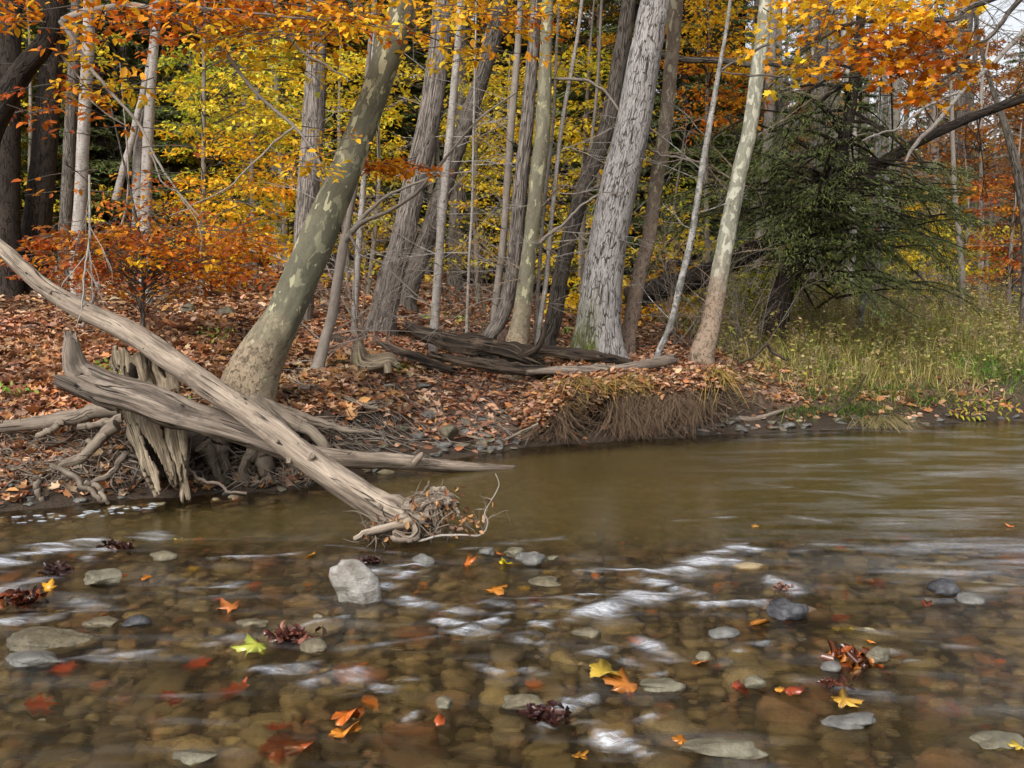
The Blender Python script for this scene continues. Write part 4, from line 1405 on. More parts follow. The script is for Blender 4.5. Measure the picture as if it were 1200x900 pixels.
for i in range(4300):
    a = int(rng.uniform(4, nL - 5))
    k = rng.integers(8, 18)
    p = V[a, k] + rng.normal(0, .015, 3)
    f_ = fade[a]
    pn_ = fbm(xx[a] * 3.3, 7.7, 0, 3, 44)
    if f_ < rng.uniform(.5, 1) or rng.random() > .62 + .9 * float(pn_):
        continue
    L = (rng.uniform(.06, .40) * f_ + .04) * float(np.clip(1 + .9 * fbm(xx[a] * 6, 2.2, 0, 2, 45), .35, 1.6))
    dr = np.array([rng.normal(0, .16), -rng.uniform(-.02, .14), -L])
    q = p + np.array([rng.normal(0, .03), -rng.uniform(.02, .07), -L * .25])
    e = p + dr
    e[2] = max(e[2], .01)
    tube(mb, [p, q, e], [.0018 + .009 * rng.random() ** 3, .0015], seg=4, n=7, cap=False, wob=.03, seed=i % 50)
tag(mb.build('hanging_roots', M_FINEROOT), 'curtain of thin brown roots hanging from the undercut bank', 'roots', kind='stuff')
# litter on the overhang
n = 12000
a = rng.integers(1, nL - 1, n)
k = (rng.random(n) ** 1.1 * (12 + 8 * np.clip(fbm(xx[a] * 4, 1.5, 0, 3, 46) + .2, 0, 1))).astype(int)
k = np.where(rng.random(n) > fade[a] * .97, rng.integers(0, 24, n), k)
pos = V[a, k] + rng.normal(0, .03, (n, 3)) * np.array([1, 1, .3]) + np.array([0, 0, .015])
mb = MB()
leaves(mb, pos, rng.normal(0, 1, (n, 3)) * np.array([1, 1, .3]), np.array([0, -.3, 1]) + rng.normal(0, .4, (n, 3)), .08 * rng.uniform(.6, 1.3, n), pal('litter', n), T_BEECH, curl=rng.uniform(0, .5, n))
tag(mb.build('leaf_litter', M_LITTER), 'loose brown leaves lying on the lip of the undercut bank', 'leaf litter', kind='stuff')


# ------------------------------------------------------------------ grass helpers
def blades(mb, base, dirv, L, w, col, bend, segs=4):
    """curved grass blades, vectorised"""
    N = len(base)
    d = nrm(dirv)
    side = nrm(np.cross(d, np.array([0, 0, 1.0])) + 1e-4)
    hor = nrm(d * np.array([1, 1, 0]) + 1e-4)
    vs = []
    for k in range(segs + 1):
        t = k / segs
        c = base + d * (L * t)[:, None] + hor * (bend * L * t * t)[:, None] - np.array([0, 0, 1.0]) * (np.abs(bend) * L * t * t * .8)[:, None]
        ww = (w * (1 - t ** 2 * .85))[:, None]
        vs += [c - side * ww, c + side * ww]
    Vv = np.stack(vs, 1)
    K = 2 * (segs + 1)
    f = np.array([[2 * k, 2 * k + 1, 2 * k + 3, 2 * k + 2] for k in range(segs)])
    F = (f[None] + (np.arange(N) * K)[:, None, None]).reshape(-1, 4)
    mb.add(Vv.reshape(-1, 3), F, np.repeat(col[:, None], K, 1).reshape(-1, 3))


def tuft(px, py, n, L, palette_cols, label, name='grass_tuft', spread=.10, bend=.8, group=None, over=None, lean=(0, -.3)):
    p = hit(px, py) if over is None else over
    base = p + rng.normal(0, 1, (n, 3)) * np.array([spread, spread * .6, .01])
    d = rng.normal(0, .5, (n, 3)) + np.array([lean[0], lean[1], 1.0])
    cols = np.array(palette_cols)[rng.integers(0, len(palette_cols), n)] * rng.uniform(.7, 1.2, (n, 1))
    mb = MB()
    blades(mb, base, d, L * rng.uniform(.5, 1.2, n), rng.uniform(.003, .006, n), cols, rng.uniform(bend * .4, bend * 1.4, n))
    o = mb.build(name, M_GRASS)
    tag(o, label, 'grass', group)


YG = [(.52, .38, .08), (.46, .36, .10), (.56, .34, .07), (.36, .32, .10), (.30, .24, .11)]
GG = [(.12, .22, .04), (.18, .27, .05), (.09, .16, .03)]
TG = [(.45, .36, .20), (.35, .27, .13), (.30, .28, .10)]


def on_bank(px):
    x = px
    a = int(np.clip(np.argmin([abs(W_[0] / W_[1] - (px - 600) / FPX) for W_ in BANK[:, 3]]), 4, nL - 5))
    return BANK[a, 6] + np.array([0, 0, .02])


for (a, nn) in [(640, 30), (672, 60), (690, 80), (706, 70), (722, 60), (745, 40)]:
    tuft(0, 0, nn, .25, YG, 'clump of yellowed grass drooping over the undercut lip', over=on_bank(a), bend=1.2, spread=.11, group='yellow grass on the undercut lip', lean=(.2, -.6))
tuft(0, 0, 110, .36, YG, 'hanging golden grass tuft at the right end of the undercut bank', over=on_bank(828), bend=1.3, spread=.12, lean=(0, -.8))
tuft(516, 428, 14, .30, YG, 'few arching yellow blades in front of the dark log', bend=.8, spread=.04)
tuft(460, 432, 90, .16, GG, 'small fresh green grass tuft by the pale stump piece', spread=.12)
tuft(1028, 492, 260, .34, TG, 'straw coloured grass clump hanging over the water edge', spread=.16, bend=1.4, lean=(0, -.9))
tuft(1000, 480, 200, .3, GG, 'green grass clump on the bank beside the straw clump', spread=.25, bend=1.0)
tuft(975, 462, 260, .28, GG, 'fresh green grass patch above the bent dark stick', spread=.4, bend=.8)
tuft(1030, 455, 260, .28, GG, 'fresh green grass patch on the meadow edge at right', spread=.45, bend=.8)
tuft(1090, 470, 200, .3, GG, 'green grass patch above the arching plant', spread=.4, bend=.8)
tuft(395, 425, 60, .14, GG, 'low green blades at the foot of the thin sapling', spread=.12)
tuft(850, 470, 60, .25, TG, 'thin dry grass above the grey stick', spread=.25)
tuft(935, 480, 110, .25, GG, 'green grass beside the grey stick end', spread=.2, bend=1)

# meadow on the right bank
mg = MB()
n = 60000
x = rng.uniform(2.4, 12, n)
y = rng.uniform(10.5, 22, n)
s = y - shore(x)
dens = sstep(.15, .9, s) * sstep(2.6, 4.6, x + .5 * fbm(x * .8, y * .8, 0, 3, 3) - .5 * (s < .8)) * (x / y < .62)
k = rng.random(n) < dens
x, y, s = x[k], y[k], s[k]
n = len(x)
base = np.stack([x, y, H(x, y)], 1)
gpatch = fbm(x * .9, y * .9, 0, 3, 55)
col = pal('meadow', n)
gg = pal('grass', n)
isg = (gpatch + rng.normal(0, .2, n) > .25) & (s < 3.2)
col = np.where(isg[:, None], gg, col)
Lb = np.where(isg, .22, .34) * rng.uniform(.5, 1.4, n) * np.interp(s, [.3, 1.5, 4, 9], [.6, .9, 1.7, 2.2])
blades(mg, base, rng.normal(0, .28, (n, 3)) + np.array([0, 0, 1.0]), Lb, rng.uniform(.003, .0065, n), col, rng.uniform(.1, .9, n), 3)
tag(mg.build('grass', M_GRASS), 'tall dull green and straw meadow grass on the right bank', 'grass', kind='stuff')
# leafy weeds
mw_ = MB()
for i in range(2600):
    x = rng.uniform(2.7, 11.5)
    y = rng.uniform(11.5, 21)
    s = y - float(shore(x))
    if s < .7 or x / y > .6 or (x < 3.7 and rng.random() < .6):
        continue
    h = rng.uniform(.3, .75) * np.interp(s, [1, 3, 7], [.55, 1.1, 1.8])
    b = np.array([x, y, float(H(x, y)) - .02])
    lean = np.array([rng.normal(0, .14), rng.normal(0, .14), 1])
    t_ = b + nrm(lean) * h
    base_c = pal('meadow', 1)[0]
    tube(mw_, [b, (b + t_) / 2 + rng.normal(0, .02, 3), t_], [.004, .002], seg=3, n=4, cap=False, col=np.array([.20, .15, .08]))
    m = int(h * 26)
    f = rng.uniform(.2, 1, m)[:, None]
    q = b * (1 - f) + t_ * f
    an = rng.uniform(0, 2 * PI, m)
    cc = np.where(rng.random((m, 1)) < .7, base_c[None], pal('meadow', m)) * rng.uniform(.7, 1.2, (m, 1))
    if rng.random() < .05:
        cc = pal('lime', m) * .6
    leaves(mw_, q, np.stack([np.cos(an), np.sin(an), rng.uniform(-.2, .7, m)], 1), np.array([0, 0, 1.]) + rng.normal(0, .4, (m, 3)), rng.uniform(.035, .085, m), cc, T_FAR)
    if rng.random() < .25:     # brown seed heads
        m = 16
        leaves(mw_, t_ + rng.normal(0, .03, (m, 3)) * np.array([1, 1, 1.8]), rng.normal(0, 1, (m, 3)), rng.normal(0, 1, (m, 3)), .03, np.tile(np.array([[.34, .26, .19]]), (m, 1)), T_FAR)
tag(mw_.build('weeds', M_GRASS), 'tangled leafy weeds and goldenrod gone to seed behind the meadow bank', 'weeds', kind='stuff')
# arching green plant at the water on the right
pl = thing('arching_plant', hit(1125, 480), 'arching plant with pointed yellow green leaves leaning over the water', 'plant')
mb, m2 = MB(), MB()
for st in ([(1105, 478), (1130, 470), (1155, 472), (1178, 488)], [(1100, 476), (1118, 484), (1135, 488), (1150, 486)], [(1110, 478), (1140, 476), (1165, 474), (1190, 478)]):
    pts = np.array([P(a, b, 12.1) for a, b in st])
    c_ = tube(mb, pts, [.006, .003], seg=5, n=16, cap=False)
    for j in range(3, 16, 2):
        for sg in (-1, 1):
            leaves(m2, c_[j][None], np.array([[.4, -.5, sg * .7]]), np.array([[.2, -.5, .9]]), .085, pal('lime', 1) * .7, T_BEECH)
mb.build('stem', M_TWIG, pl)
m2.build('foliage', M_LEAF, pl)

# small green plants dotted on the litter
for (a, b, k) in [(185, 478, 'beside the left roots'), (130, 440, 'left of the broken log'), (545, 382, 'behind the thin white trunk'), (20, 468, 'at the far left of the leafy slope'),
                  (670, 396, 'at the foot of the mossy oak'), (505, 378, 'behind the dark log end'), (255, 400, 'on the slope above the logs'), (480, 345, 'near the furrowed trunk')]:
    p = hit(a, b)
    n = 26
    mb = MB()
    q = p + rng.normal(0, 1, (n, 3)) * np.array([.14, .12, .0]) + np.array([0, 0, 1]) * rng.uniform(.03, .14, (n, 1))
    leaves(mb, q, rng.normal(0, 1, (n, 3)) + np.array([0, 0, .4]), np.array([0, -.4, 1.]) + rng.normal(0, .4, (n, 3)), .055, pal('grass', n) * 1.5, T_BEECH)
    sd = thing('seedling', p, 'small green seedling patch ' + k, 'plant')
    mb.build('foliage', M_LEAF, sd)

# ------------------------------------------------------------------ standing trees
B = big_tree
B('grey_tree', 'straight grey furrowed tree behind the leaning sycamore', [(352, 385, 30), (355, 330, 28), (360, 240, 26), (367, 150, 25), (370, 80, 24), (371, 0, 23)], M_FURROW, depth=13.5, seed=5, crown=('gold', 8))
B('beech', 'pale smooth trunk standing between the two dark trunks and the orange leaves', [(90, 300, 16), (94, 240, 14.5), (98, 150, 14), (102, 80, 13.5), (105, 0, 13)], M_PALE, depth=14, seed=6, crown=('orange', 10))
t, c, _, _ = B('beech', 'pale forked trunk with a slanting side stem, right of the first pale one', [(170, 300, 14), (171, 240, 13), (174, 150, 12), (179, 70, 11), (184, 0, 10)], M_PALE, depth=14.5, seed=7, crown=('orange', 10))
mb = MB()
limb_px(mb, [(135, 235, 9), (150, 180, 8), (160, 140, 8), (172, 90, 7), (180, 40, 6), (184, 0, 5)], 14.4, dd=0.02)
limb_px(mb, [(160, 300, 12), (161, 240, 12), (162, 180, 12), (170, 130, 11)], 14.6)
mb.build('side_stem', M_PALE, t)
B('hemlock', 'near black trunk at the far left edge', [(8, 290, 32), (9, 200, 28), (10, 100, 26), (12, 0, 24)], M_HEMBARK, depth=15, seed=8, up=6)
B('hemlock', 'near black slightly leaning trunk beside the far left one', [(40, 300, 32), (50, 200, 30), (58, 100, 26), (66, 0, 24)], M_HEMBARK, depth=15.5, seed=9, up=6)
B('grey_tree', 'dim grey trunk behind the first pale trunk', [(76, 285, 15), (79, 220, 14), (84, 120, 13), (90, 0, 12)], M_FURROW2, depth=19, seed=10, up=6)
B('furrowed_tree', 'broad furrowed grey brown trunk leaning right in the middle', [(446, 388, 36), (450, 365, 31), (460, 320, 30), (472, 280, 29), (487, 210, 28), (501, 150, 27), (512, 80, 25), (520, 0, 23)], M_FURROW, depth=13.0, seed=11, flare=(.3, .25, 4), seg=26, crown=('gold', 8))
B('furrowed_tree', 'darker furrowed trunk leaning right behind the broad one', [(478, 345, 25), (500, 280, 22), (522, 215, 21), (544, 150, 20), (568, 80, 18), (590, 0, 16)], M_FURROW2, depth=15.5, seed=12, crown=('rust', 8))
B('furrowed_tree', 'stout dark trunk far behind the thin white stems', [(533, 335, 20), (535, 250, 17), (538, 180, 15), (540, 0, 14)], M_FURROW2, depth=22, seed=13)
B('young_tree', 'slim white stem directly before the stout dark trunk', [(508, 395, 12), (510, 370, 11), (516, 280, 10), (522, 210, 10), (528, 150, 9.5), (535, 70, 8.5), (540, 0, 8)], M_PALE, depth=12.6, seed=14, seg=12, crown=('gold', 6), nlimb=4)
B('young_tree', 'very thin stem hugging the left of the slim white one', [(512, 330, 5), (514, 250, 4.5), (513, 180, 4), (511, 100, 4), (515, 0, 3.5)], M_PALE, depth=13.2, seed=15, seg=10, crown=('gold', 6), nlimb=3)
B('young_tree', 'short white stem right of the leaning sycamore', [(415, 392, 8.5), (417, 340, 8), (421, 280, 7.5), (427, 200, 6), (436, 60, 5), (440, 0, 4)], M_PALE, depth=12.5, seed=16, seg=10, crown=('gold', 6), nlimb=3)
t, c, _, _ = B('leaning_sapling', 'forked brown grey sapling with a curved rooted foot, leaning right', [(366, 450, 20), (374, 425, 15), (382, 395, 13), (389, 370, 12.5), (397, 320, 11.5), (405, 275, 12)], M_THINGREY, depth=10.2, seed=17, up=0, seg=16, flare=(.1, .5, 3))
mb = MB()
limb_px(mb, [(405, 278, 8), (412, 240, 7), (418, 200, 7), (425, 150, 6), (432, 60, 5), (440, -20, 4)], 10.2)
limb_px(mb, [(403, 284, 9), (415, 270, 6.5), (430, 258, 5), (465, 242, 4.5), (490, 225, 4), (512, 198, 3.6), (530, 175, 3), (560, 140, 2.6), (605, 108, 2)], 10.2, dd=-.1)
limb_px(mb, [(415, 268, 6), (440, 240, 4), (470, 222, 3), (510, 205, 2)], 10.1)
limb_px(mb, [(408, 270, 4), (418, 290, 3), (424, 300, 2.5), (450, 310, 2), (470, 330, 2), (505, 360, 1.5)], 10.0)
mb.build('limb', M_THINGREY, t)
mb = MB()
for st in ([(366, 450, 16), (345, 458, 12), (330, 462, 8)], [(370, 452, 14), (395, 462, 10), (415, 470, 7), (440, 476, 5)], [(366, 452, 12), (375, 465, 8), (392, 480, 6), (400, 495, 4)], [(364, 452, 10), (355, 468, 7), (350, 480, 4)]):
    mb = MB()
    limb_px(mb, st, 10.15, wob=.015, dd=-.1)
    mb.build('root', M_ROOT, t)
B('thin_tree', 'hair thin straight stem on the leafy floor right of the white stem', [(547, 390, 4), (550, 300, 3.3), (553, 250, 3), (555, 150, 2.6), (557, 60, 2.2), (558, 0, 2)], M_PALE, depth=12.3, seed=18, seg=8, crown=('gold', 4), nlimb=3)
B('young_tree', 'pale stem left of the sycamore clump leaning right', [(578, 390, 10), (584, 330, 9), (590, 280, 8.5), (599, 150, 8.5), (605, 80, 8), (610, 0, 7)], M_THINGREY, depth=12.6, seed=19, seg=12, crown=('gold', 6))
B('furrowed_tree', 'rough trunk with a bowed foot pressed against the olive sycamore', [(570, 402, 18), (588, 372, 18), (599, 330, 18), (605, 280, 18), (611, 210, 17), (617, 150, 16), (623, 80, 14), (628, 0, 12)], M_FURROW, depth=12.4, seed=20, seg=18, crown=('gold', 6))
B('sycamore', 'smooth olive sycamore with few pale spots in the middle clump', [(604, 412, 30), (610, 380, 23), (616, 330, 19), (622, 280, 17), (630, 210, 18), (636, 150, 18), (639, 80, 15), (642, 0, 13)], M_SYC3, depth=12.2, seed=21, seg=26, flare=(.25, .3, 4), crown=('yellow', 8))
B('thin_tree', 'thin pale stem just right of the olive sycamore', [(628, 390, 5), (633, 300, 4.5), (640, 220, 4), (648, 150, 3.5), (652, 60, 3), (655, 0, 3)], M_PALE, depth=12.5, seed=22, seg=8, crown=('yellow', 4), nlimb=3)
B('thin_tree', 'thin stem leaning right, outermost of the middle clump', [(630, 395, 7), (640, 330, 6), (645, 270, 5.5), (658, 150, 5), (672, 70, 4.5), (682, 0, 4)], M_PALE, depth=12.4, seed=23, seg=8, crown=('yellow', 4), nlimb=3)
B('thin_tree', 'dim thin stem between the thin ones and the leaning brown trunk', [(684, 372, 6), (683, 280, 5), (690, 200, 4), (700, 100, 3.5), (705, 0, 3)], M_THINGREY, depth=14, seed=24, seg=8, up=4)
B('furrowed_tree', 'brown furrowed trunk leaning right beside the pale oak', [(642, 395, 22), (648, 378, 20), (656, 330, 19), (667, 280, 19), (688, 210, 20), (711, 150, 19), (726, 70, 18), (737, 0, 17)], M_FURROW2, depth=13.5, seed=25, seg=22, flare=(.2, .3, 4), crown=('rust', 8))
oak = B('oak', 'large pale oak with blocky cracked bark and a mossy foot', [(700, 416, 60), (701, 385, 53), (706, 330, 47), (713, 280, 45), (727, 210, 43), (741, 150, 41), (753, 80, 38), (765, 15, 35), (768, 0, 35)], M_OAK, depth=12.3, seed=26, seg=56, flare=(.22, .55, 5), disp=.03, flute=.02, nring=170, crown=('rust', 8), up=11)
B('sycamore', 'brown based sycamore with mottled upper bark right of the oak', [(734, 406, 21), (739, 380, 18), (750, 320, 17), (760, 280, 16.5), (770, 210, 16.5), (779, 150, 16), (786, 80, 16), (792, 0, 16)], M_SYC4, depth=13.0, seed=27, seg=20, flare=(.2, .3, 4), crown=('yellow', 8))
B('birch', 'slender spotted birch leaning right before the fallen dark trunk', [(770, 418, 8), (786, 380, 8), (798, 330, 8), (810, 280, 8), (821, 210, 7.5), (831, 150, 7), (843, 80, 5.5), (856, 0, 4)], M_BIRCH, depth=12.2, seed=28, seg=12, crown=('orange', 5), nlimb=4)
B('sycamore', 'slender white and green mottled sycamore at the meadow edge', [(823, 415, 30), (833, 380, 24), (842, 330, 21), (851, 280, 20), (865, 210, 18.5), (879, 150, 17), (888, 80, 16), (898, 0, 15.5)], M_SYC2, depth=12.4, seed=29, seg=26, flare=(.18, .25, 4), crown=('yellow', 7))
B('young_tree', 'white barked trunk behind the mottled sycamore', [(886, 330, 12), (893, 240, 11), (900, 150, 11), (904, 60, 10), (907, 0, 9)], M_PALE, depth=19, seed=30, seg=12, crown=('orange', 8))
B('grey_tree', 'tall grey trunk rising behind the hemlock boughs', [(945, 350, 17), (952, 250, 14), (961, 150, 12.5), (964, 50, 12), (966, 0, 11)], M_FURROW, depth=19, seed=31, crown=('orange', 10))
B('birch', 'thin white birch standing in the meadow under the hemlock tip', [(1008, 378, 8), (1016, 320, 7.5), (1023, 250, 7), (1030, 150, 6.5), (1035, 80, 6), (1038, 0, 5)], M_BIRCH, depth=16.5, seed=32, seg=10, crown=('rust', 6))
B('birch', 'second white stem seen through the hemlock boughs', [(1022, 372, 5), (1030, 300, 5), (1040, 200, 5), (1044, 100, 4), (1046, 0, 4)], M_BIRCH, depth=18, seed=33, seg=10, crown=('rust', 5))
B('dark_tree', 'dark bare tree at the right edge with upswept limbs', [(1205, 300, 14), (1196, 220, 11), (1182, 160, 9), (1165, 110, 6), (1150, 60, 4), (1140, 0, 3)], M_FURROW2, depth=17, seed=34, seg=12, crown=('rust', 2), up=3, upright=.4)
B('thin_tree', 'thin leafless pole in the far meadow at right', [(1128, 340, 8), (1124, 280, 7), (1119, 230, 6), (1116, 150, 5), (1114, 60, 4)], M_THINGREY, depth=20, seed=35, seg=8, up=2)

# top left leaning limb of a tree outside the frame
tl = thing('maple', (-6.0, 8.4, float(H(-6.0, 8.4))), 'dark crooked tree reaching in at the top left with orange leaved limbs', 'tree')
mb = MB()
ptm = [np.array([-6.2, 8.5, float(H(-6.2, 8.5)) - .2]), P(-120, 300, 8.3), P(-40, 195, 8.2), P(0, 128, 8.1), P(25, 85, 8.05), P(52, 52, 8.0), P(62, 20, 8.0), P(50, -30, 8.0), P(55, -200, 8.0), P(40, -420, 8.1)]
tube(mb, ptm, [.2, .15, .13, .10, .085, .075, .07, .07, .06, .03], seg=18, n=90, disp=.08, flute=.06, seed=4)
mb.build('trunk', M_HEMBARK, tl)
mb = MB()
LIMBS = [
    ([(60, 40, 12), (78, 24, 10), (110, 13, 8), (150, 8, 7), (190, 16, 6), (235, 32, 5), (262, 60, 4.5), (300, 110, 4.5), (345, 148, 4), (368, 178, 3), (385, 215, 2)], 8.0),
    ([(72, 26, 6), (95, 60, 5), (120, 98, 4), (160, 140, 3.5), (180, 180, 3), (200, 215, 2.5), (235, 252, 2)], 7.9),
    ([(345, 150, 3), (325, 165, 2.5), (300, 190, 2.2), (265, 220, 2), (232, 238, 1.6), (200, 252, 1.2)], 7.9),
    ([(150, 8, 4), (210, 4, 3.5), (280, 14, 3), (350, 22, 2.5), (420, 18, 2)], 7.8),
    ([(330, 34, 3), (355, 60, 3), (400, 88, 2), (410, 96, 1.2)], 7.8),
    ([(62, 30, 4), (70, 60, 3), (90, 85, 2.4), (110, 120, 2), (150, 150, 1.6)], 8.1),
    ([(180, 180, 2.4), (190, 210, 2), (210, 230, 1.8), (232, 260, 1.2), (235, 300, .8)], 7.9),
    ([(55, 60, 5), (30, 95, 4), (5, 110, 3), (-30, 140, 2)], 8.1),
]
for i, (st, d) in enumerate(LIMBS):
    mb = MB()
    limb_px(mb, st, d, seg=8, seed=i + 60, n=44, wob=.02)
    mb.build('limb', M_THINGREY, tl)


def leaf_cloud(ml, mw, px0, py0, px1, py1, d, n_twig, per, palette, size, L=.5, droop=.2, tpl=T_BEECH, dvar=.5, flow=None):
    """leafy twigs whose starts are spread over one part of the crown"""
    for _ in range(n_twig):
        a = P(rng.uniform(px0, px1), rng.uniform(py0, py1), d + rng.uniform(-dvar, dvar))
        az = rng.uniform(0, 2 * PI)
        dv = np.array([math.cos(az), .6 * math.sin(az), rng.normal(-.05, .15)]) if flow is None else np.array(flow) + rng.normal(0, .3, 3)
        LL = L * rng.uniform(.6, 1.3)
        spray(ml, a, dv, LL, LL * .45, per, palette, size, base=rng.integers(0, 4), tpl=tpl, droop=droop, thick=.03)
        if mw is not None:
            dv = nrm(dv)
            tube(mw, [a - dv * LL * .5, a, a + dv * LL * .5 - np.array([0, 0, droop * LL * .2]), a + dv * LL - np.array([0, 0, droop * LL * .7])], [.006, .0015], seg=3, n=6, cap=False)


ml, mw = MB(), MB()
leaf_cloud(ml, mw, -20, -40, 260, 40, 8.0, 60, 16, 'orange', .075, .45)
leaf_cloud(ml, mw, 200, -30, 415, 30, 8.0, 56, 17, 'orange', .07, .5)
leaf_cloud(ml, mw, 500, -30, 640, 12, 8.0, 26, 15, 'gold', .07, .5)
leaf_cloud(ml, mw, 600, 12, 650, 50, 8.3, 6, 10, 'orange', .06, .35)
leaf_cloud(ml, mw, 260, 0, 425, 45, 7.9, 38, 16, 'gold', .075, .45)
leaf_cloud(ml, mw, 480, 10, 600, 70, 8.2, 16, 12, 'gold', .075, .4)
leaf_cloud(ml, mw, 90, 40, 170, 110, 8.0, 14, 12, 'gold', .075, .35)
leaf_cloud(ml, mw, 20, 60, 120, 130, 8.2, 11, 10, 'copper', .075, .35)
leaf_cloud(ml, mw, 250, 30, 370, 90, 8.2, 12, 14, 'yellow', .075, .4)
leaf_cloud(ml, mw, 340, 150, 400, 200, 8.0, 9, 12, 'gold', .07, .35)
leaf_cloud(ml, mw, 80, 80, 230, 240, 8.0, 10, 5, 'copper', .07, .35)
leaf_cloud(ml, mw, 200, 220, 330, 262, 7.9, 9, 7, 'orange', .07, .35)
leaf_cloud(ml, mw, 20, 110, 70, 135, 8.1, 5, 10, 'orange', .07, .35)
leaf_cloud(ml, mw, 430, 188, 490, 200, 9.2, 16, 22, 'orange', .065, .35, dvar=.15)
leaf_cloud(ml, mw, 100, -420, 640, -70, 8.6, 110, 16, 'orange', .09, .8)
ml.build('crown', M_LEAF, tl)
mw.build('twigs', M_TWIG, tl)

# dangling bare twigs over the long log
dt = thing('hanging_branch', P(103, 260, 7.6), 'pale leafless branch dangling over the long driftwood log', 'branch')
mb = MB()
limb_px(mb, [(105, 205, 3), (106, 260, 3), (103, 290, 2.6), (100, 318, 2.4), (97, 345, 2), (94, 365, 1.6), (88, 385, 1.2)], 7.6, seg=6, n=40, wob=.012)
for k in range(9):
    y0 = rng.uniform(230, 350)
    p = P(104 - (y0 > 300) * 4, y0, 7.6)
    twigs(mb, p, np.array([rng.normal(0, .6), rng.normal(0, .3), -.9]), rng.uniform(.25, .55), .005, 1, .5, -.1, 3)
mb.build('twigs', M_PALETWIG, dt)

# ------------------------------------------------------------------ understory trees with leaf sprays in layers
def under_tree(label, base, depth, top, boxes, palette, size=.08, stem=8, bark=None, name='young_beech', tpl=T_BEECH, per=50, L=(.8, 1.5), w=.42, group=None, dvar=1.1):
    b = P(base[0], base[1], depth)
    b[2] = float(H(b[0], b[1])) - .1
    t_ = P(top[0], top[1], depth)
    t = thing(name, b, label, 'tree', group)
    mb, mw_, ml_ = MB(), MB(), MB()
    r0 = stem * .5 * depth / FPX
    c_ = tube(mb, [b, b * .5 + t_ * .5 + rng.normal(0, .1, 3), t_, t_ + np.array([rng.normal(0, .2), 0, 1.5])], [r0, r0 * .8, r0 * .5, r0 * .2], seg=9, n=40, disp=.06)
    mb.build('trunk', bark or M_THINGREY, t)
    for (x0, y0, x1, y1, n, pal_) in boxes:
        for _ in range(int(n * .58) if per > 20 else n):
            y_ = rng.uniform(y0, y1)
            tip = P(rng.uniform(x0, x1), y_, depth + rng.uniform(-dvar, dvar))
            near = c_[np.argmin(np.abs(c_[:, 2] - (tip[2] - rng.uniform(0, .5))))]
            d = nrm((tip - near) * np.array([1, 1, .25]) + rng.normal(0, .15, 3) * np.array([1, 1, .2]))
            LL = rng.uniform(*L)
            spray(ml_, tip - d * LL * .5, d, LL, LL * w, int(per * rng.uniform(.6, 1.3)), pal_ or palette, size, base=rng.integers(0, 5), tpl=tpl, droop=.22, thick=.028)
            mid = near * .5 + tip * .5 + np.array([0, 0, .1])
            tube(mw_, [near, mid, tip, tip + d * LL * .45 - np.array([0, 0, .08])], [r0 * .2, .003], seg=3, n=8, cap=False)
    mw_.build('branches', M_TWIG, t)
    ml_.build('crown', M_LEAF, t)
    return t


U = under_tree
U('yellow beech filling the gap right of the pale trunks', (235, 300), 15.5, (240, 20), [(190, 40, 350, 150, 75, 'yellow'), (200, 150, 345, 250, 62, None), (200, 235, 330, 300, 40, None)], 'gold', .09, 7)
U('green yellow beech behind the grey trunk left of the sycamore', (300, 320), 18, (310, 40), [(215, 60, 345, 170, 80, 'lime'), (230, 180, 340, 300, 46, 'yellow')], 'yellow', .10, 7)
U('golden beech between the sycamore and the broad furrowed trunk', (430, 345), 17, (440, 60), [(375, 60, 480, 200, 60, 'yellow'), (395, 200, 480, 330, 34, 'yellow')], 'yellow', .09, 6)
U('yellow beech behind the stout dark trunk', (560, 330), 19, (565, 60), [(520, 60, 620, 200, 70, None), (520, 200, 620, 310, 44, None)], 'yellow', .10, 7)
U('low yellow beech behind the pale oak and leaning brown trunk', (680, 345), 18, (690, 80), [(640, 60, 740, 200, 70, None), (640, 200, 720, 385, 78, None)], 'yellow', .10, 7)
U('yellow beech behind the brown based sycamore', (790, 350), 18, (790, 240), [(740, 200, 835, 300, 44, None), (735, 290, 830, 385, 50, 'gold')], 'yellow', .09, 6)
U('orange gold maple high behind the birch', (835, 335), 17, (830, 20), [(780, -20, 885, 80, 70, 'gold'), (790, 60, 880, 150, 42, 'orange')], 'gold', .09, 7, name='young_maple')
U('pale green shrub tree behind the mottled sycamore', (890, 372), 18, (895, 290), [(830, 280, 960, 380, 90, None)], 'lime', .07, 5, name='shrub_tree')
U('yellow young tree at the back of the meadow', (1130, 345), 22, (1135, 250), [(1060, 262, 1180, 350, 80, None)], 'yellow', .09, 5)
U('rusty orange young tree at the right edge of the meadow', (1185, 345), 21, (1190, 230), [(1130, 205, 1230, 330, 100, None)], 'copper', .09, 6)
U('dull orange tree at upper right behind the bare limbs', (1150, 345), 26, (1150, 110), [(1060, 85, 1230, 215, 90, None)], 'rust', .12, 8, name='maple', tpl=T_FAR)
U('copper beech sapling with rusty leaves over the slope at left', (165, 340), 11, (165, 285), [(45, 270, 300, 325, 66, None), (95, 285, 260, 345, 36, None), (120, 265, 320, 320, 50, 'orange'), (30, 275, 140, 320, 30, None), (150, 290, 260, 345, 22, 'gold'), (60, 262, 250, 300, 24, 'rust')], 'copper', .075, 7, bark=M_FURROW2, name='beech_sapling', dvar=.8, per=32, L=(.5, .9))
U('orange leaved sapling near the dark trunks at left', (90, 340), 12, (150, 225), [(120, 200, 200, 290, 14, 'copper'), (140, 230, 250, 280, 12, 'copper')], 'copper', .075, 5, name='beech_sapling', per=14, L=(.5, .9))
U('thin yellow beech glimpsed behind the dark left trunks', (30, 300), 24, (35, 60), [(-20, 30, 130, 120, 40, None), (10, 200, 110, 260, 14, None)], 'yellow', .11, 6, tpl=T_FAR)
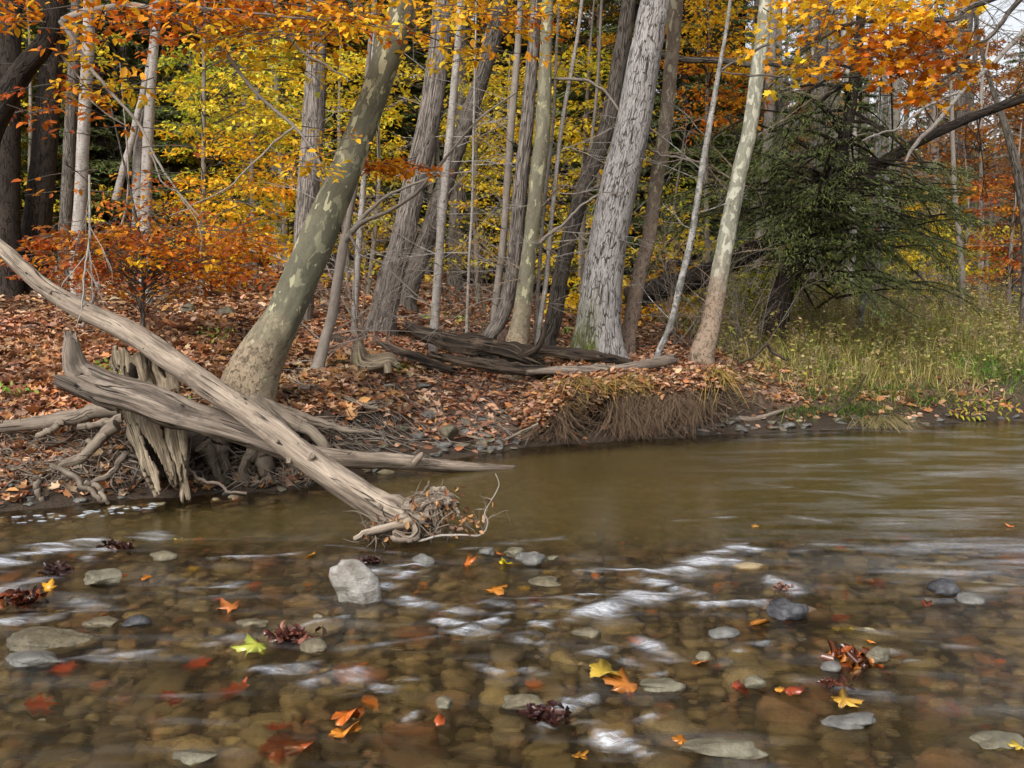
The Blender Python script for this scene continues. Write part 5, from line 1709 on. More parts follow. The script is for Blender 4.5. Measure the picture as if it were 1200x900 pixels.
U('golden beech high behind the furrowed trunks', (500, 320), 24, (520, -40), [(380, -60, 640, 60, 120, 'gold')], 'gold', .12, 8, tpl=T_FAR)
U('orange crowned tree high behind the oak', (700, 320), 24, (700, -60), [(620, -80, 840, 40, 100, 'gold')], 'orange', .12, 8, tpl=T_FAR)

# overhanging oak bough at upper right with orange leaves
ob = thing('oak', (7.4, 10.5, float(H(7.4, 10.5))), 'orange leaved oak reaching in over the meadow from the right', 'tree')
mb = MB()
tube(mb, [np.array([7.4, 10.5, float(H(7.4, 10.5)) - .2]), np.array([7.3, 10.4, 3.0]), np.array([7.0, 10.3, 6.0]), np.array([7.1, 10.4, 10.0])], [.22, .18, .14, .06], seg=16, n=40, disp=.06)
mb.build('trunk', M_FURROW, ob)
mb = MB()
for st, d in (([(1245, -60, 10), (1180, -10, 8), (1130, 10, 7), (1115, 25, 7), (1060, 20, 5), (1000, 30, 4), (960, 45, 3)], 10.3), ([(1130, -80, 6), (1060, -40, 5), (1000, -10, 4), (930, 10, 3)], 10.2),
              ([(1245, -60, 8), (1170, 30, 5), (1120, 80, 4), (1090, 110, 3)], 10.4)):
    mb = MB()
    limb_px(mb, st, d, seed=3, wob=.03, n=40)
    mb.build('limb', M_FURROW2, ob)
mb = MB()
for k in range(14):
    p = P(rng.uniform(960, 1150), rng.uniform(-20, 70), 10.3)
    twigs(mb, p, np.array([rng.normal(-.3, .6), rng.normal(0, .3), -.3]), rng.uniform(.4, .8), .008, 1, .6, -.04, 3)
mb.build('fine_twigs', M_FURROW2, ob)
ml, mw = MB(), MB()
leaf_cloud(ml, mw, 900, -30, 1110, 30, 10.3, 44, 20, 'gold', .085, .5, tpl=T_LOBE, droop=.4)
leaf_cloud(ml, mw, 1000, 20, 1120, 75, 10.3, 26, 18, 'orange', .085, .5, tpl=T_LOBE, droop=.4)
leaf_cloud(ml, mw, 1080, 30, 1140, 95, 10.4, 12, 14, 'rust', .085, .45, tpl=T_LOBE, droop=.4)
leaf_cloud(ml, mw, 1050, 60, 1110, 115, 10.3, 12, 18, 'orange', .085, .4, tpl=T_LOBE, droop=.4)
leaf_cloud(ml, mw, 930, 60, 990, 90, 10.3, 8, 10, 'gold', .085, .4, tpl=T_LOBE, droop=.4)
leaf_cloud(ml, mw, 900, -420, 1250, -40, 10.8, 70, 22, 'orange', .12, .9, tpl=T_FAR)
ml.build('crown', M_LEAF, ob)
mw.build('twigs', M_TWIG, ob)

# dark fallen trunk leaning through the hemlock
lt = thing('fallen_tree', P(745, 352, 14.5), 'thick dark fallen trunk slanting up to the right through the hemlock', 'tree')
mb = MB()
limb_px(mb, [(735, 352, 24), (780, 338, 26), (830, 322, 26), (870, 300, 22), (910, 278, 20), (960, 245, 18), (1010, 208, 15), (1070, 168, 12), (1130, 140, 10), (1200, 115, 9), (1290, 90, 7)], 15.7, seg=16, n=100, seed=5, wob=.03)
mb.build('trunk', M_HEMBARK, lt)
mb = MB()
for k in range(26):
    a = rng.uniform(860, 1180)
    b = np.interp(a, [860, 960, 1070, 1200], [305, 245, 168, 115])
    twigs(mb, P(a, b, 15.7), np.array([rng.normal(.2, .5), rng.normal(0, .4), rng.choice([-1, .7])]), rng.uniform(.5, 1.3), .014, 2, .6, -.03, 3)
mb.build('branches', M_HEMBARK, lt)
bb = thing('dead_branch', P(1150, 100, 12.5), 'peeling white dead limb slanting across the top right', 'branch')
mb = MB()
limb_px(mb, [(1060, 190, 3), (1075, 170, 5), (1090, 150, 5), (1130, 105, 5), (1155, 85, 5), (1175, 62, 6), (1205, 28, 6), (1260, -40, 7)], 12.5, seg=8, n=50, wob=.03)
limb_px(mb, [(1010, 165, 2), (1050, 150, 2.5), (1100, 118, 3), (1130, 104, 3)], 12.5, seg=6, n=30, wob=.03)
mb.build('limb', M_PALE, bb)
ba = thing('bare_bough', P(860, 75, 13.5), 'long level bare bough crossing behind the slender sycamore tops', 'branch')
mb = MB()
limb_px(mb, [(770, 62, 8), (800, 70, 8), (860, 73, 7), (900, 76, 7), (930, 78, 6), (962, 76, 6), (985, 52, 5), (1020, 44, 3)], 13.5, seg=8, n=50, wob=.03)
limb_px(mb, [(845, 82, 3), (880, 62, 3), (920, 42, 2.6), (965, 8, 2)], 11.5, seg=6, n=40, wob=.02)
limb_px(mb, [(845, 84, 2), (900, 90, 2.4), (950, 80, 2.4), (1000, 90, 2.4), (1060, 62, 2)], 11.5, seg=6, n=40, wob=.03)
mb.build('limb', M_FURROW2, ba)


# ------------------------------------------------------------------ hemlocks
def hem_branch(ml_, mw_, a, d, L, n, droop=.35, palette='hemlock', size=.062, w=.45):
    d = nrm(d)
    up = np.array([0, 0, 1.0])
    per = nrm(np.cross(up, d))
    nt_ = max(5, int(L * 9))
    t = (rng.integers(0, nt_, n) + rng.normal(0, .12, n)) / nt_
    sg = np.where(rng.random(n) < .5, -1, 1)
    wmax = w * L * np.clip(1.15 - t, .05, 1) * np.clip(t * 4 + .2, 0, 1)
    f = rng.random(n)
    u = f * wmax
    side = d[None] * .55 + per[None] * (sg * .8)[:, None]
    pos = a + d * (t * L)[:, None] + side * u[:, None]
    rr = t * L + u * .8
    pos[:, 2] -= droop * rr * rr / L
    pos += rng.normal(0, .022, (n, 3))
    # short needle covered twiglets, either way off the side twig
    s2 = np.where(rng.random(n) < .5, -1, 1)
    dv = side * .5 + d[None] * .4 + per[None] * (s2 * .5)[:, None] + rng.normal(0, .18, (n, 3))
    dv[:, 2] -= droop * 1.1
    leaves(ml_, pos, dv, up + rng.normal(0, .35, (n, 3)), size * rng.uniform(.6, 1.3, n), pal(palette, n), T_NEEDLE_W)
    tt = np.linspace(0, 1, 6)
    cp = a + d * (tt * L)[:, None]
    cp[:, 2] -= droop * (tt * L) ** 2 / L
    tube(mw_, cp, [.012 * L + .004, .003], seg=4, n=8, cap=False)


T_NEEDLE_W = (np.array([[0, -.05, 0], [0, .05, 0], [.55, .11, -.02], [1, 0, -.06], [.55, -.11, -.02]]), np.array([[0, 4, 3, 2, 1]]))

hem = thing('hemlock', hit(912, 384), 'dark green hemlock with drooping boughs over the meadow', 'tree')
hd = 15.0
mb = MB()
c_ = limb_px(mb, [(905, 392, 34), (915, 350, 28), (935, 300, 24), (962, 240, 20), (985, 180, 16), (1000, 100, 13), (1010, 0, 10), (1015, -150, 7), (1020, -300, 3)], hd, seg=14, n=90, seed=7)
mb.build('trunk', M_HEMBARK, hem)
ml, mw = MB(), MB()


def hem_box(x0, y0, x1, y1, n, L=(1.0, 1.8), den=230, dvar=1.2, trunk_x=None):
    for _ in range(n):
        tip = P(rng.uniform(x0, x1), rng.uniform(y0, y1), hd + rng.uniform(-dvar, dvar))
        near = c_[np.argmin(np.abs(c_[:, 2] - tip[2]))]
        d = (tip - near) * np.array([1, 1, .2]) + rng.normal(0, .7, 3) * np.array([1, 1, .45])
        d = nrm(d) + np.array([0, 0, .10 + rng.normal(0, .22)])
        LL = rng.uniform(*L)
        a = tip - nrm(d) * LL * .6
        hem_branch(ml, mw, a, d, LL, int(den * rng.uniform(.7, 1.7) * LL), droop=rng.uniform(.15, .65))
        tube(mw, [near, near * .5 + a * .5 + np.array([0, 0, .1]), a], [.03, .02, .012], seg=5, n=8, cap=False)


hem_box(780, 215, 960, 280, 20)
hem_box(950, 205, 1110, 265, 26)
hem_box(900, 240, 1050, 300, 13)
hem_box(980, 260, 1110, 330, 15)
hem_box(860, 130, 1080, 215, 26)
hem_box(820, 150, 900, 230, 8)
hem_box(910, 50, 1060, 135, 11, den=190)
hem_box(1060, 190, 1140, 250, 10, L=(.8, 1.3))
hem_box(1080, 190, 1120, 235, 6, L=(.8, 1.2))
hem_box(920, -300, 1100, -10, 12, den=110)
ml.build('crown', M_NEEDLE, hem)
mw.build('boughs', M_HEMBARK, hem)


def conifer(x, y, h, r, palette, n_per, size, lo=.12, trunk_r=.15, den=1.0):
    """a whole hemlock at the origin"""
    mb, ml_, mw_ = MB(), MB(), MB()
    tube(mb, [np.array([x, y, -.3]), np.array([x + .1, y, h * .5]), np.array([x, y, h])], [trunk_r, trunk_r * .7, .02], seg=10, n=20)
    z = h * lo
    while z < h * .98:
        rr = r * (1 - (z / h - lo) / (1 - lo)) ** .8 + .15
        for _ in range(int(4 * den) + 1):
            az = rng.uniform(0, 2 * PI)
            hem_branch(ml_, mw_, np.array([x, y, z]), np.array([math.cos(az), math.sin(az), .15]), rr * rng.uniform(.7, 1.15), int(n_per * rr), .3, palette, size, w=.38)
        z += .42 / den
    return mb, ml_, mw_


# ------------------------------------------------------------------ the wood behind: a few kinds, copied
def proto(name, parts, label, cat, group):
    t = thing(name, (0, 0, 0), label, cat, group)
    for nm, mb_, m in parts:
        mb_.build(nm, m, t)
    return t


def copy_tree(t, loc, rz, s, label=None, group=None):
    o = t.copy()
    COL.objects.link(o)
    o.location = loc
    o.rotation_euler = (0, 0, rz)
    o.scale = (s, s, s)
    if label:
        o['label'] = label
    for ch in t.children:
        c2 = ch.copy()
        COL.objects.link(c2)
        c2.parent = o
    return o


protos = {'hem': [], 'bare': [], 'gold': [], 'young': []}
for k in range(2):
    mb, ml_, mw_ = conifer(0, 0, 15, 3.0, 'hemlock', 120, .20, .10, .17)
    protos['hem'].append(proto('hemlock', [('trunk', mb, M_HEMBARK), ('crown', ml_, M_NEEDLE), ('boughs', mw_, M_HEMBARK)],
                               'dark green hemlock standing back in the wood', 'tree', 'hemlocks back in the wood'))
for k in range(4):
    mb, mw_ = MB(), MB()
    ln = rng.normal(0, .5)
    c0 = tube(mb, [np.array([0, 0, -.3]), np.array([ln * .3, 0, 5]), np.array([ln, rng.normal(0, .3), 10]), np.array([ln * 1.5, 0, 15])], [.17, .13, .10, .03], seg=10, n=40, disp=.05)
    for j in range(34):
        i = int(rng.uniform(.18, .97) * 39)
        az = rng.uniform(0, 2 * PI)
        twigs(mw_, c0[i], np.array([math.cos(az), math.sin(az), rng.uniform(.1, .8)]), rng.uniform(.9, 2.2), .02, 2, .6, .0, 4)
    protos['bare'].append(proto('bare_tree', [('trunk', mb, [M_PALE, M_FURROW, M_FURROW2, M_THINGREY][k]), ('branches', mw_, M_THINGREY)],
                                ['leafless pale grey tree standing far back in the wood', 'leafless grey brown tree standing far back in the wood', 'leafless dark trunked tree standing far back in the wood', 'leafless brownish tree standing far back in the wood'][k], 'tree', ['pale bare trees back in the wood', 'grey brown bare trees back in the wood', 'dark bare trees back in the wood', 'brownish bare trees back in the wood'][k]))
for k, pn in enumerate(['gold', 'yellow', 'rust', 'yellow']):
    mb, mw_, ml_ = MB(), MB(), MB()
    hh = [9, 6, 12, 7][k]
    c0 = tube(mb, [np.array([0, 0, -.3]), np.array([.2, 0, hh * .5]), np.array([.1, 0, hh])], [.09, .06, .015], seg=8, n=30)
    for j in range(70):
        i = int(rng.uniform(.10 if k != 2 else .4, .97) * 29)
        az = rng.uniform(0, 2 * PI)
        d = np.array([math.cos(az), math.sin(az), .15])
        LL = rng.uniform(1.0, 2.1) * (1.15 - i / 40)
        spray(ml_, c0[i] + d * LL * .3, d, LL, LL * .5, 60, pn, .13, base=rng.integers(0, 4), tpl=T_FAR, droop=.2, thick=.05)
        tube(mw_, [c0[i], c0[i] + d * LL], [.015, .004], seg=3, n=3, cap=False)
    protos['gold' if k in (0, 2) else 'young'].append(proto('autumn_tree' if k in (0, 2) else 'young_beech', [('trunk', mb, M_THINGREY), ('crown', ml_, M_LEAF), ('branches', mw_, M_TWIG)],
        ['golden leaved tree standing back in the wood', 'small yellow beech standing back in the wood', 'rust leaved tree standing back in the wood', 'bright yellow spreading beech standing back in the wood'][k], 'tree',
        ['golden trees back in the wood', 'small yellow beeches back in the wood', 'rusty trees back in the wood', 'bright yellow beeches back in the wood'][k]))
used = {}


def put(kind, i, px, d, s=1.0, z=None):
    x = (px - 600) / FPX * d
    tpr = protos[kind][i]
    loc = (x, d, float(H(x, d)))
    rz = rng.uniform(0, 6.28)
    if id(tpr) not in used:
        used[id(tpr)] = 1
        tpr.location = loc
        tpr.rotation_euler = (0, 0, rz)
        tpr.scale = (s, s, s)
        return tpr
    return copy_tree(tpr, loc, rz, s)


for ch in [c for k in protos.values() for t in k for c in t.children]:
    ch.location = (0, 0, 0)
i = 0
for (px, d, s) in [(-60, 24, .9), (30, 28, 1.0), (125, 27, .95), (215, 28, 1.0), (290, 30, 1.0), (395, 24, .95), (470, 27, 1.0), (585, 26, 1.0), (655, 29, 1.1), (745, 24, .95), (800, 23, .8), (860, 28, .8),
                   (1000, 32, .6), (700, 33, 1.1), (520, 34, 1.1), (340, 34, 1.1), (150, 32, 1.1), (60, 34, 1.1), (-40, 30, 1.1), (430, 38, 1.2), (620, 40, 1.2), (830, 36, 1.0), (1090, 40, .8), (940, 40, .9), (1180, 46, .8)]:
    put('hem', i % 2, px, d, s)
    i += 1
for i in range(84):
    d = rng.uniform(27, 50)
    px = rng.uniform(-40, 1240)
    put('bare', i % 4 if i % 8 else 2, px, d, rng.uniform(.8, 1.25))
for (k, px, d, s) in [(0, 250, 30, .9), (0, 560, 31, 1.0), (0, 820, 30, .9), (1, 1150, 30, .7), (1, 1080, 34, .8), (1, 1200, 34, .8), (1, 960, 34, .8), (1, 1230, 28, .7), (0, 690, 27, 1), (0, 340, 23, 1), (1, 1120, 44, 1), (1, 1190, 52, 1)]:
    put('gold', k, px, d, s)
for (k, px, d, s) in [(1, 410, 22, .8), (0, 600, 23, .9), (1, 330, 28, .9), (0, 740, 28, .9), (1, 210, 28, .8), (0, 1110, 27, .6), (1, 60, 27, .8), (1, 1075, 25, .5)]:
    put('young', k, px, d, s)

# wooded hillside far off, one mass
mb, ml_ = MB(), MB()
for i in range(620):
    d = rng.uniform(50, 105)
    x = rng.uniform(-.75, .75) * d
    z = float(H(x, d))
    h = rng.uniform(7, 13) * (.75 if x / d > .34 else 1)
    tube(mb, [np.array([x, d, z - .3]), np.array([x + rng.normal(0, .5), d, z + h])], [.16, .04], seg=5, n=3, cap=False)
    m = 110
    p = np.array([x, d, z + h * .6]) + rng.normal(0, 1, (m, 3)) * np.array([1.6, 1.6, h * .26])
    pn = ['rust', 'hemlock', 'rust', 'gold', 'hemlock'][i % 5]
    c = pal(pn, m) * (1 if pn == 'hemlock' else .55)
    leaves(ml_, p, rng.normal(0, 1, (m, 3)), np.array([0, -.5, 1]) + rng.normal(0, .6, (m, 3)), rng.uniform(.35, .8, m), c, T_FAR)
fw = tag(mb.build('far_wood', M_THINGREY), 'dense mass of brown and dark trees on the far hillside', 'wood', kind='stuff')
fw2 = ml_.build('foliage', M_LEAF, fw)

# bare brush: fine grey twigs standing at the wood's edge
brush = [(870, 385, 14.5, 'bare grey bush at the foot of the mottled sycamore'), (975, 372, 16, 'bare twiggy bush under the hemlock boughs'), (850, 250, 13.6, None), (1150, 352, 20, 'bare brown bush behind the meadow weeds'),
         (430, 395, 12.2, 'leafless twiggy bush left of the broad furrowed trunk'), (570, 372, 13.6, 'leafless bush behind the dark log pile'), (1060, 368, 18, 'low bare bush at the back of the meadow'), (800, 390, 13.8, 'bare brown bush right of the oak')]
for (a, b, d, lab) in brush:
    if lab is None:
        continue
    p = P(a, b, d)
    p[2] = float(H(p[0], p[1]))
    mb = MB()
    for k in range(16):
        twigs(mb, p + rng.normal(0, .15, 3) * np.array([1, 1, 0]), np.array([rng.normal(0, .5), rng.normal(0, .4), 1.0]), rng.uniform(.8, 1.8), .009, 2, .5, .01, 4)
    tag(mb.build('bush', M_THINGREY), lab, 'bush')
# bare side branches growing from trunks in the middle
for (lab, st0, depth, dirs) in [('bare curved branch arching from the clump towards the leaning brown trunk', [(650, 92, 4), (690, 96, 3.5), (715, 115, 3), (735, 150, 2), (722, 138, 1.5)], 12.3, 3),
                                ('long bare branch forking below the oak trunk at right of clump', [(632, 285, 4), (660, 262, 3.5), (690, 235, 2.5), (705, 225, 1.5)], 12.0, 3),
                                ('thin bare branch reaching left from the birch', [(757, 172, 3.4), (775, 182, 3), (800, 186, 2.4), (825, 190, 1.5)], 12.6, 4)]:
    o = thing('bare_branch', P(st0[0][0], st0[0][1], depth), lab, 'branch')
    mb = MB()
    limb_px(mb, st0, depth, seg=6, n=30, wob=.02)
    for k in range(dirs * 3):
        a = st0[rng.integers(0, len(st0))]
        twigs(mb, P(a[0], a[1], depth), rng.normal(0, 1, 3) * np.array([1, .4, .5]), rng.uniform(.3, .8), .006, 1, .6, 0, 3)
    mb.build('twigs', M_THINGREY, o)

# ------------------------------------------------------------------ leaves lying in the stream
def water_leaf(px, py, w, col, label, lobe=True, dz=.006, tilt=.12, name='fallen_leaf', rot=None, group=None):
    p = W0(px, py)
    s = w * p[1] / FPX * .92
    z = dz + float(water_z(np.array([[p[0]]]), np.array([[p[1]]]))[0, 0]) if dz > -.02 else dz
    t, f = T_MAPLE if lobe else T_BEECH
    v = t - np.array([.35, 0, 0])
    v[:, 2] = v[:, 2] * .9 + .09 * np.sin(v[:, 0] * 6 + px) + .06 * np.sin(v[:, 1] * 8 + py)
    mb = MB()
    cc = np.array([col]) * np.clip(.72 + .55 * fbm(v[:, 0] * 5 + px, v[:, 1] * 5, 0, 3, 7), .3, 1.05)[:, None]
    mb.add(v * s, f, cc)
    o = mb.build(name, M_WETLEAF)
    so = o.modifiers.new('thick', 'SOLIDIFY')
    so.thickness = .002
    o.location = (p[0], p[1], z)
    o.rotation_euler = (rng.normal(0, tilt), rng.normal(0, tilt), rng.uniform(0, 6.28) if rot is None else rot)
    tag(o, label, 'leaf', group)


YEL, ORA, RED, BRN, LIM, DRD = (.62, .42, .06), (.70, .22, .02), (.36, .06, .02), (.20, .07, .03), (.38, .40, .06), (.17, .035, .015)
water_leaf(302, 762, 46, LIM, 'lime green leaf plastered on a stone in the left rapids', rot=3.4)
water_leaf(57, 692, 20, (.75, .38, .03), 'bright orange leaf standing up at the left edge', tilt=.6)
water_leaf(365, 652, 20, (.75, .35, .03), 'orange leaf just behind the pale boulder', tilt=.3)
water_leaf(594, 660, 18, (.82, .66, .03), 'bright lemon leaf at the head of the riffle', tilt=.3)
water_leaf(705, 797, 56, YEL, 'large yellow lobed leaf resting on the speckled stone', rot=.2, tilt=.1, dz=.03)
water_leaf(735, 806, 50, (.45, .16, .03), 'amber brown leaf beneath the large yellow leaf', rot=2.8, dz=.018)
water_leaf(987, 825, 42, (.76, .42, .06), 'peach yellow leaf floating at lower right', rot=.1, tilt=.15)
water_leaf(866, 804, 28, RED, 'dark red leaf leaning on the round grey stone', tilt=.4)
water_leaf(925, 812, 34, (.33, .06, .02), 'dull red leaf drifting between the grey stone and the brown clump', tilt=.2)
water_leaf(913, 811, 14, (.75, .34, .03), 'tiny orange leaf tip on the dull red leaf', dz=.012)
water_leaf(816, 775, 22, (.66, .20, .03), 'orange leaf against the small grey stone', tilt=.5)
water_leaf(405, 838, 44, (.62, .15, .015), 'vivid orange red leaf at the lower left of centre', tilt=.4)
water_leaf(400, 856, 48, (.70, .26, .03), 'orange and yellow leaf in front of the vivid red one', tilt=.15)
water_leaf(515, 849, 26, (.52, .10, .02), 'small red oval leaf in the lower middle', lobe=False, tilt=.2)
water_leaf(330, 868, 76, (.45, .10, .02), 'large sunken red leaf at lower left', dz=-.03, tilt=.1)
water_leaf(578, 691, 32, (.58, .22, .03), 'orange brown leaf in the middle of the riffle', tilt=.15)
water_leaf(547, 661, 24, (.55, .15, .02), 'reddish leaf beside the dark stone by the root wad', tilt=.3)
water_leaf(586, 650, 16, (.50, .15, .03), 'brick coloured leaf wedged between two grey stones', tilt=.4)
water_leaf(272, 712, 32, (.48, .15, .03), 'rust leaf flat on the left riffle', tilt=.1)
water_leaf(144, 679, 10, (.55, .13, .02), 'small red leaf on the flat slate stone', dz=.03)
water_leaf(169, 678, 14, (.60, .20, .02), 'small orange leaf right of the flat slate stone', dz=.01)
water_leaf(800, 876, 26, (.72, .25, .02), 'orange leaf tip above the long pale slab', tilt=.3, dz=.02)
water_leaf(678, 884, 22, (.66, .28, .03), 'orange leaf at the bottom edge in the middle', tilt=.1)
water_leaf(1019, 755, 14, (.70, .26, .03), 'small orange leaf above the grey stone at right', tilt=.3)
water_leaf(893, 729, 34, (.55, .22, .04), 'long amber leaf below the dark wedge rock', lobe=False, tilt=.1)
water_leaf(990, 735, 30, (.50, .38, .06), 'dull yellow leaf under the right rapids', dz=-.02)
water_leaf(1086, 708, 24, DRD, 'dark red leaf below the black jagged rock', lobe=False)
water_leaf(995, 773, 42, (.55, .14, .02), 'spread red orange leaf caught beside the angular stone', rot=1.0, tilt=.3, dz=.02)
water_leaf(1195, 880, 24, (.70, .50, .08), 'pale yellow leaf at the bottom right corner', tilt=.1)
water_leaf(885, 618, 10, (.62, .3, .06), 'tiny tan leaf floating on the pool', tilt=.05)
water_leaf(1185, 617, 12, (.62, .2, .04), 'small orange leaf floating at the right of the pool', tilt=.05)
water_leaf(585, 522, 9, (.5, .42, .05), 'speck of yellow leaf below the undercut bank', tilt=.05) if False else None
# sunken leaves all over the bed
shared = bpy.data.meshes.new
sm = []
for k, (cl, tp) in enumerate([((.36, .06, .02), T_LOBE), ((.52, .15, .02), T_LOBE), ((.20, .04, .02), T_BEECH), ((.50, .34, .05), T_LOBE), ((.30, .12, .05), T_BEECH), ((.60, .20, .03), T_BEECH)]):
    mb = MB()
    mb.add((tp[0] - np.array([.35, 0, 0])), tp[1], cl)
    o = mb.build('sunken_leaf', M_WETLEAF)
    sm.append(o.data)
    bpy.data.objects.remove(o)
names = ['dark red', 'orange', 'maroon', 'mustard', 'brown', 'bright orange']
for i in range(84):
    y = rng.uniform(3.0, 6.4)
    x = rng.uniform(-.5, .52) * y
    k = i % 6
    o = bpy.data.objects.new('sunken_leaf', sm[k])
    COL.objects.link(o)
    g = float(H(x, y))
    o.location = (x, y, rng.uniform(-.05, -.02))
    s = rng.uniform(.05, .11) if k != 0 else rng.uniform(.08, .15)
    o.scale = (s, s, s)
    o.rotation_euler = (rng.normal(0, .2), rng.normal(0, .2), rng.uniform(0, 6.28))
    tag(o, names[k] + ' leaf sunk among the stream bed stones', 'leaf', names[k] + ' sunken leaves')


def leaf_heap(px, py, w, cols, label, n=34):
    p = W0(px, py)
    R_ = w * .5 * p[1] / FPX
    mb = MB()
    n = int(n * 2.2)
    q = p + rng.normal(0, 1, (n, 3)) * np.array([R_ * .5, R_ * .3, R_ * .11]) + np.array([0, 0, R_ * .03])
    c = np.array(cols)[rng.integers(0, len(cols), n)] * rng.uniform(.4, 1.0, (n, 1))
    leaves(mb, q, rng.normal(0, 1, (n, 3)) + np.array([-.5, 0, .2]), rng.normal(0, 1, (n, 3)) + np.array([0, -.5, .5]), R_ * rng.uniform(.3, .75, n), c, T_BEECH, curl=rng.uniform(.2, 1.6, n))
    tag(mb.build('leaf_clump', M_WETLEAF), label, 'leaf clump')


leaf_heap(27, 703, 44, [(.12, .035, .02), (.30, .08, .03), (.08, .025, .015)], 'matted dark red leaf clump at the left edge of the rapids', 46)
leaf_heap(70, 670, 34, [(.06, .035, .035), (.10, .05, .04)], 'nearly black leaf clump above the left slate stone')
leaf_heap(138, 642, 34, [(.12, .04, .02), (.05, .02, .015)], 'dark brown leaf clump in the foam at the left')
leaf_heap(340, 748, 46, [(.16, .05, .035), (.30, .12, .08), (.09, .03, .02)], 'heap of wet brown leaves right of the lime leaf', 46)
leaf_heap(436, 659, 26, [(.10, .04, .03), (.06, .03, .03)], 'small dark leaf clump right of the pale boulder')
leaf_heap(1000, 774, 56, [(.34, .08, .02), (.16, .045, .02), (.12, .04, .02), (.50, .18, .03)], 'red leaf clump with stalks caught on the angular stone')
leaf_heap(977, 803, 34, [(.13, .05, .035), (.22, .08, .05)], 'dark ragged leaf clump in the right rapids')
leaf_heap(920, 690, 26, [(.20, .06, .04), (.35, .2, .15)], 'tiny maroon leaf clump in the upper right rapids')
leaf_heap(640, 840, 50, [(.12, .05, .04), (.08, .03, .03)], 'purple brown leaf clump on the flat stone at lower centre')
# leaves and debris lodged in the root wad
mb = MB()
n = 170
a = rng.uniform(432, 538, n)
b = np.where(a > 480, rng.uniform(582, 628, n), rng.uniform(606, 636, n))
q = np.array([P(i, j, rng.uniform(6.1, 6.35)) for i, j in zip(a, b)])
q[:, 2] = np.maximum(q[:, 2], .015)
leaves(mb, q, rng.normal(0, 1, (n, 3)), rng.normal(0, 1, (n, 3)) + np.array([0, -.5, .5]), .045 * rng.uniform(.5, 1.4, n), pal('litterred', n), T_BEECH, curl=rng.uniform(.2, 1, n))
tag(mb.build('leaf_debris', M_LITTER), 'brown leaves and scraps lodged in the root wad over the water', 'leaf debris', kind='stuff')
tb = thing('dead_branch', P(520, 630, 6.15), 'thin pale twig with brown leaves trailing from the root wad', 'branch')
mb = MB()
limb_px(mb, [(490, 634, 3), (520, 628, 3), (548, 628, 2.6), (566, 624, 2.2), (572, 612, 1.8), (568, 600, 1.5), (578, 582, 1.5), (584, 566, 1.0), (580, 556, .8)], 6.1, seg=6, n=50, wob=.01)
for (a, b) in [(566, 622), (568, 604), (572, 598), (576, 585), (560, 627), (570, 610), (566, 622)]:
    twigs(mb, P(a, b, 6.1), np.array([rng.normal(-.4, .6), rng.normal(0, .3), rng.uniform(.1, 1)]), rng.uniform(.08, .22), .0022, 1, .5, 0, 3)
mb.build('twigs', M_PALETWIG, tb)
mb = MB()
for (a, b, n, sp) in [(556, 616, 22, .035), (575, 588, 4, .008), (538, 572, 5, .01), (546, 612, 8, .02)]:
    q = P(a, b, 6.1) + rng.normal(0, sp, (n, 3))
    leaves(mb, q, rng.normal(0, 1, (n, 3)), rng.normal(0, 1, (n, 3)), .04, pal('litterred', n) * .8, T_BEECH, curl=rng.uniform(.2, 1, n))
mb.build('foliage', M_LITTER, tb)

# scattered twigs on the litter
mb = MB()
for i in range(620):
    p = hit(rng.uniform(0, 900), rng.uniform(350, 500)) if i < 300 else hit(rng.uniform(340, 620), rng.uniform(440, 530))
    an = rng.uniform(0, PI)
    L = rng.uniform(.15, .7)
    q = p + np.array([math.cos(an), math.sin(an), 0]) * L
    q[2] = float(H(q[0], q[1]))
    z = np.array([0, 0, .025])
    tube(mb, [p + z, (p + q) / 2 + z + rng.normal(0, .025, 3), q + z], [rng.uniform(.002, .007), .0015], seg=4, n=7, cap=False)
tag(mb.build('twig_litter', M_THINGREY), 'broken twigs strewn over the fallen leaves', 'twigs', kind='stuff')
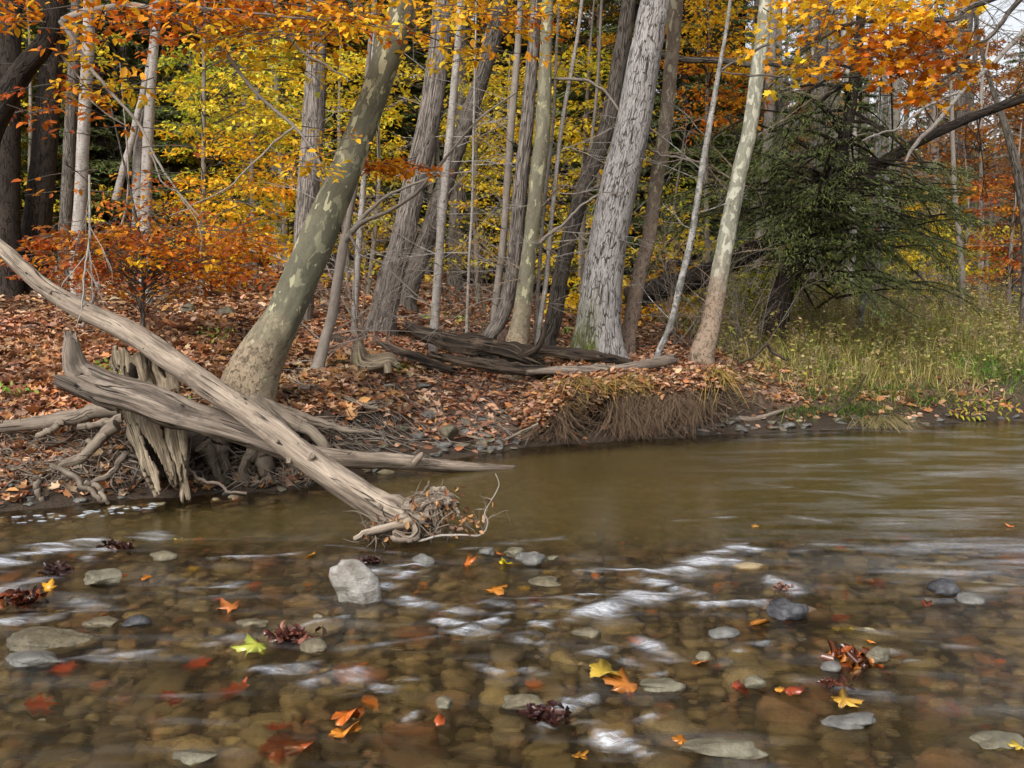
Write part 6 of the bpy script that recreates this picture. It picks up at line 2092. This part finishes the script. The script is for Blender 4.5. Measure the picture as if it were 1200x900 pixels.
# foam flecks at the left edge
mb = MB()
for i in range(46):
    a = rng.uniform(10, 200)
    p = W0(a, np.interp(a, [0, 100, 200], [607, 599, 588]) + rng.uniform(0, 9))
    v = rock_verts(ICO2[0], i, .12, 1, .5, .3) * rng.uniform(.006, .034)
    mb.add(v + p + np.array([0, 0, .003]), ICO2[1])
mf, nt, out = mat('foam')
princ(nt, out, (.36, .38, .40), .8)
tag(mb.build('foam', mf), 'white foam flecks gathered under the left bank', 'foam', kind='stuff')

# ------------------------------------------------------------------ light
world = bpy.data.worlds.new('World')
sc.world = world
world.use_nodes = True
nt = world.node_tree
nt.nodes.clear()
sky = nt.nodes.new('ShaderNodeTexSky')
sky.sky_type = 'NISHITA'
sky.sun_disc = False
EL, AZ = math.radians(38), math.radians(205)
sky.sun_elevation = EL
sky.sun_rotation = AZ
sky.dust_density = 4
hs = nt.nodes.new('ShaderNodeHueSaturation')
hs.inputs['Saturation'].default_value = .22
bg = nt.nodes.new('ShaderNodeBackground')
bg.inputs[1].default_value = .15
wo = nt.nodes.new('ShaderNodeOutputWorld')
nt.links.new(sky.outputs[0], hs.inputs['Color'])
nt.links.new(hs.outputs[0], bg.inputs[0])
nt.links.new(bg.outputs[0], wo.inputs[0])
sl = bpy.data.lights.new('sun', 'SUN')
sl.energy = 1.5
sl.angle = math.radians(25)
sl.color = (1, .96, .90)
so = bpy.data.objects.new('sun', sl)
COL.objects.link(so)
dvec = Vector((math.sin(AZ) * math.cos(EL), math.cos(AZ) * math.cos(EL), math.sin(EL)))
so.rotation_euler = dvec.to_track_quat('Z', 'Y').to_euler()

sc.view_settings.view_transform = 'Standard'
sc.view_settings.look = 'None'
sc.view_settings.exposure = 0.58
sc.view_settings.gamma = 1
sc.view_settings.use_curve_mapping = False
cy = sc.cycles
cy.use_denoising = True
cy.denoiser = 'OPENIMAGEDENOISE'
cy.max_bounces = 7
cy.diffuse_bounces = 3
cy.glossy_bounces = 2
cy.transmission_bounces = 4
cy.transparent_max_bounces = 8
cy.caustics_reflective = False
cy.caustics_refractive = True
cy.sample_clamp_indirect = 4
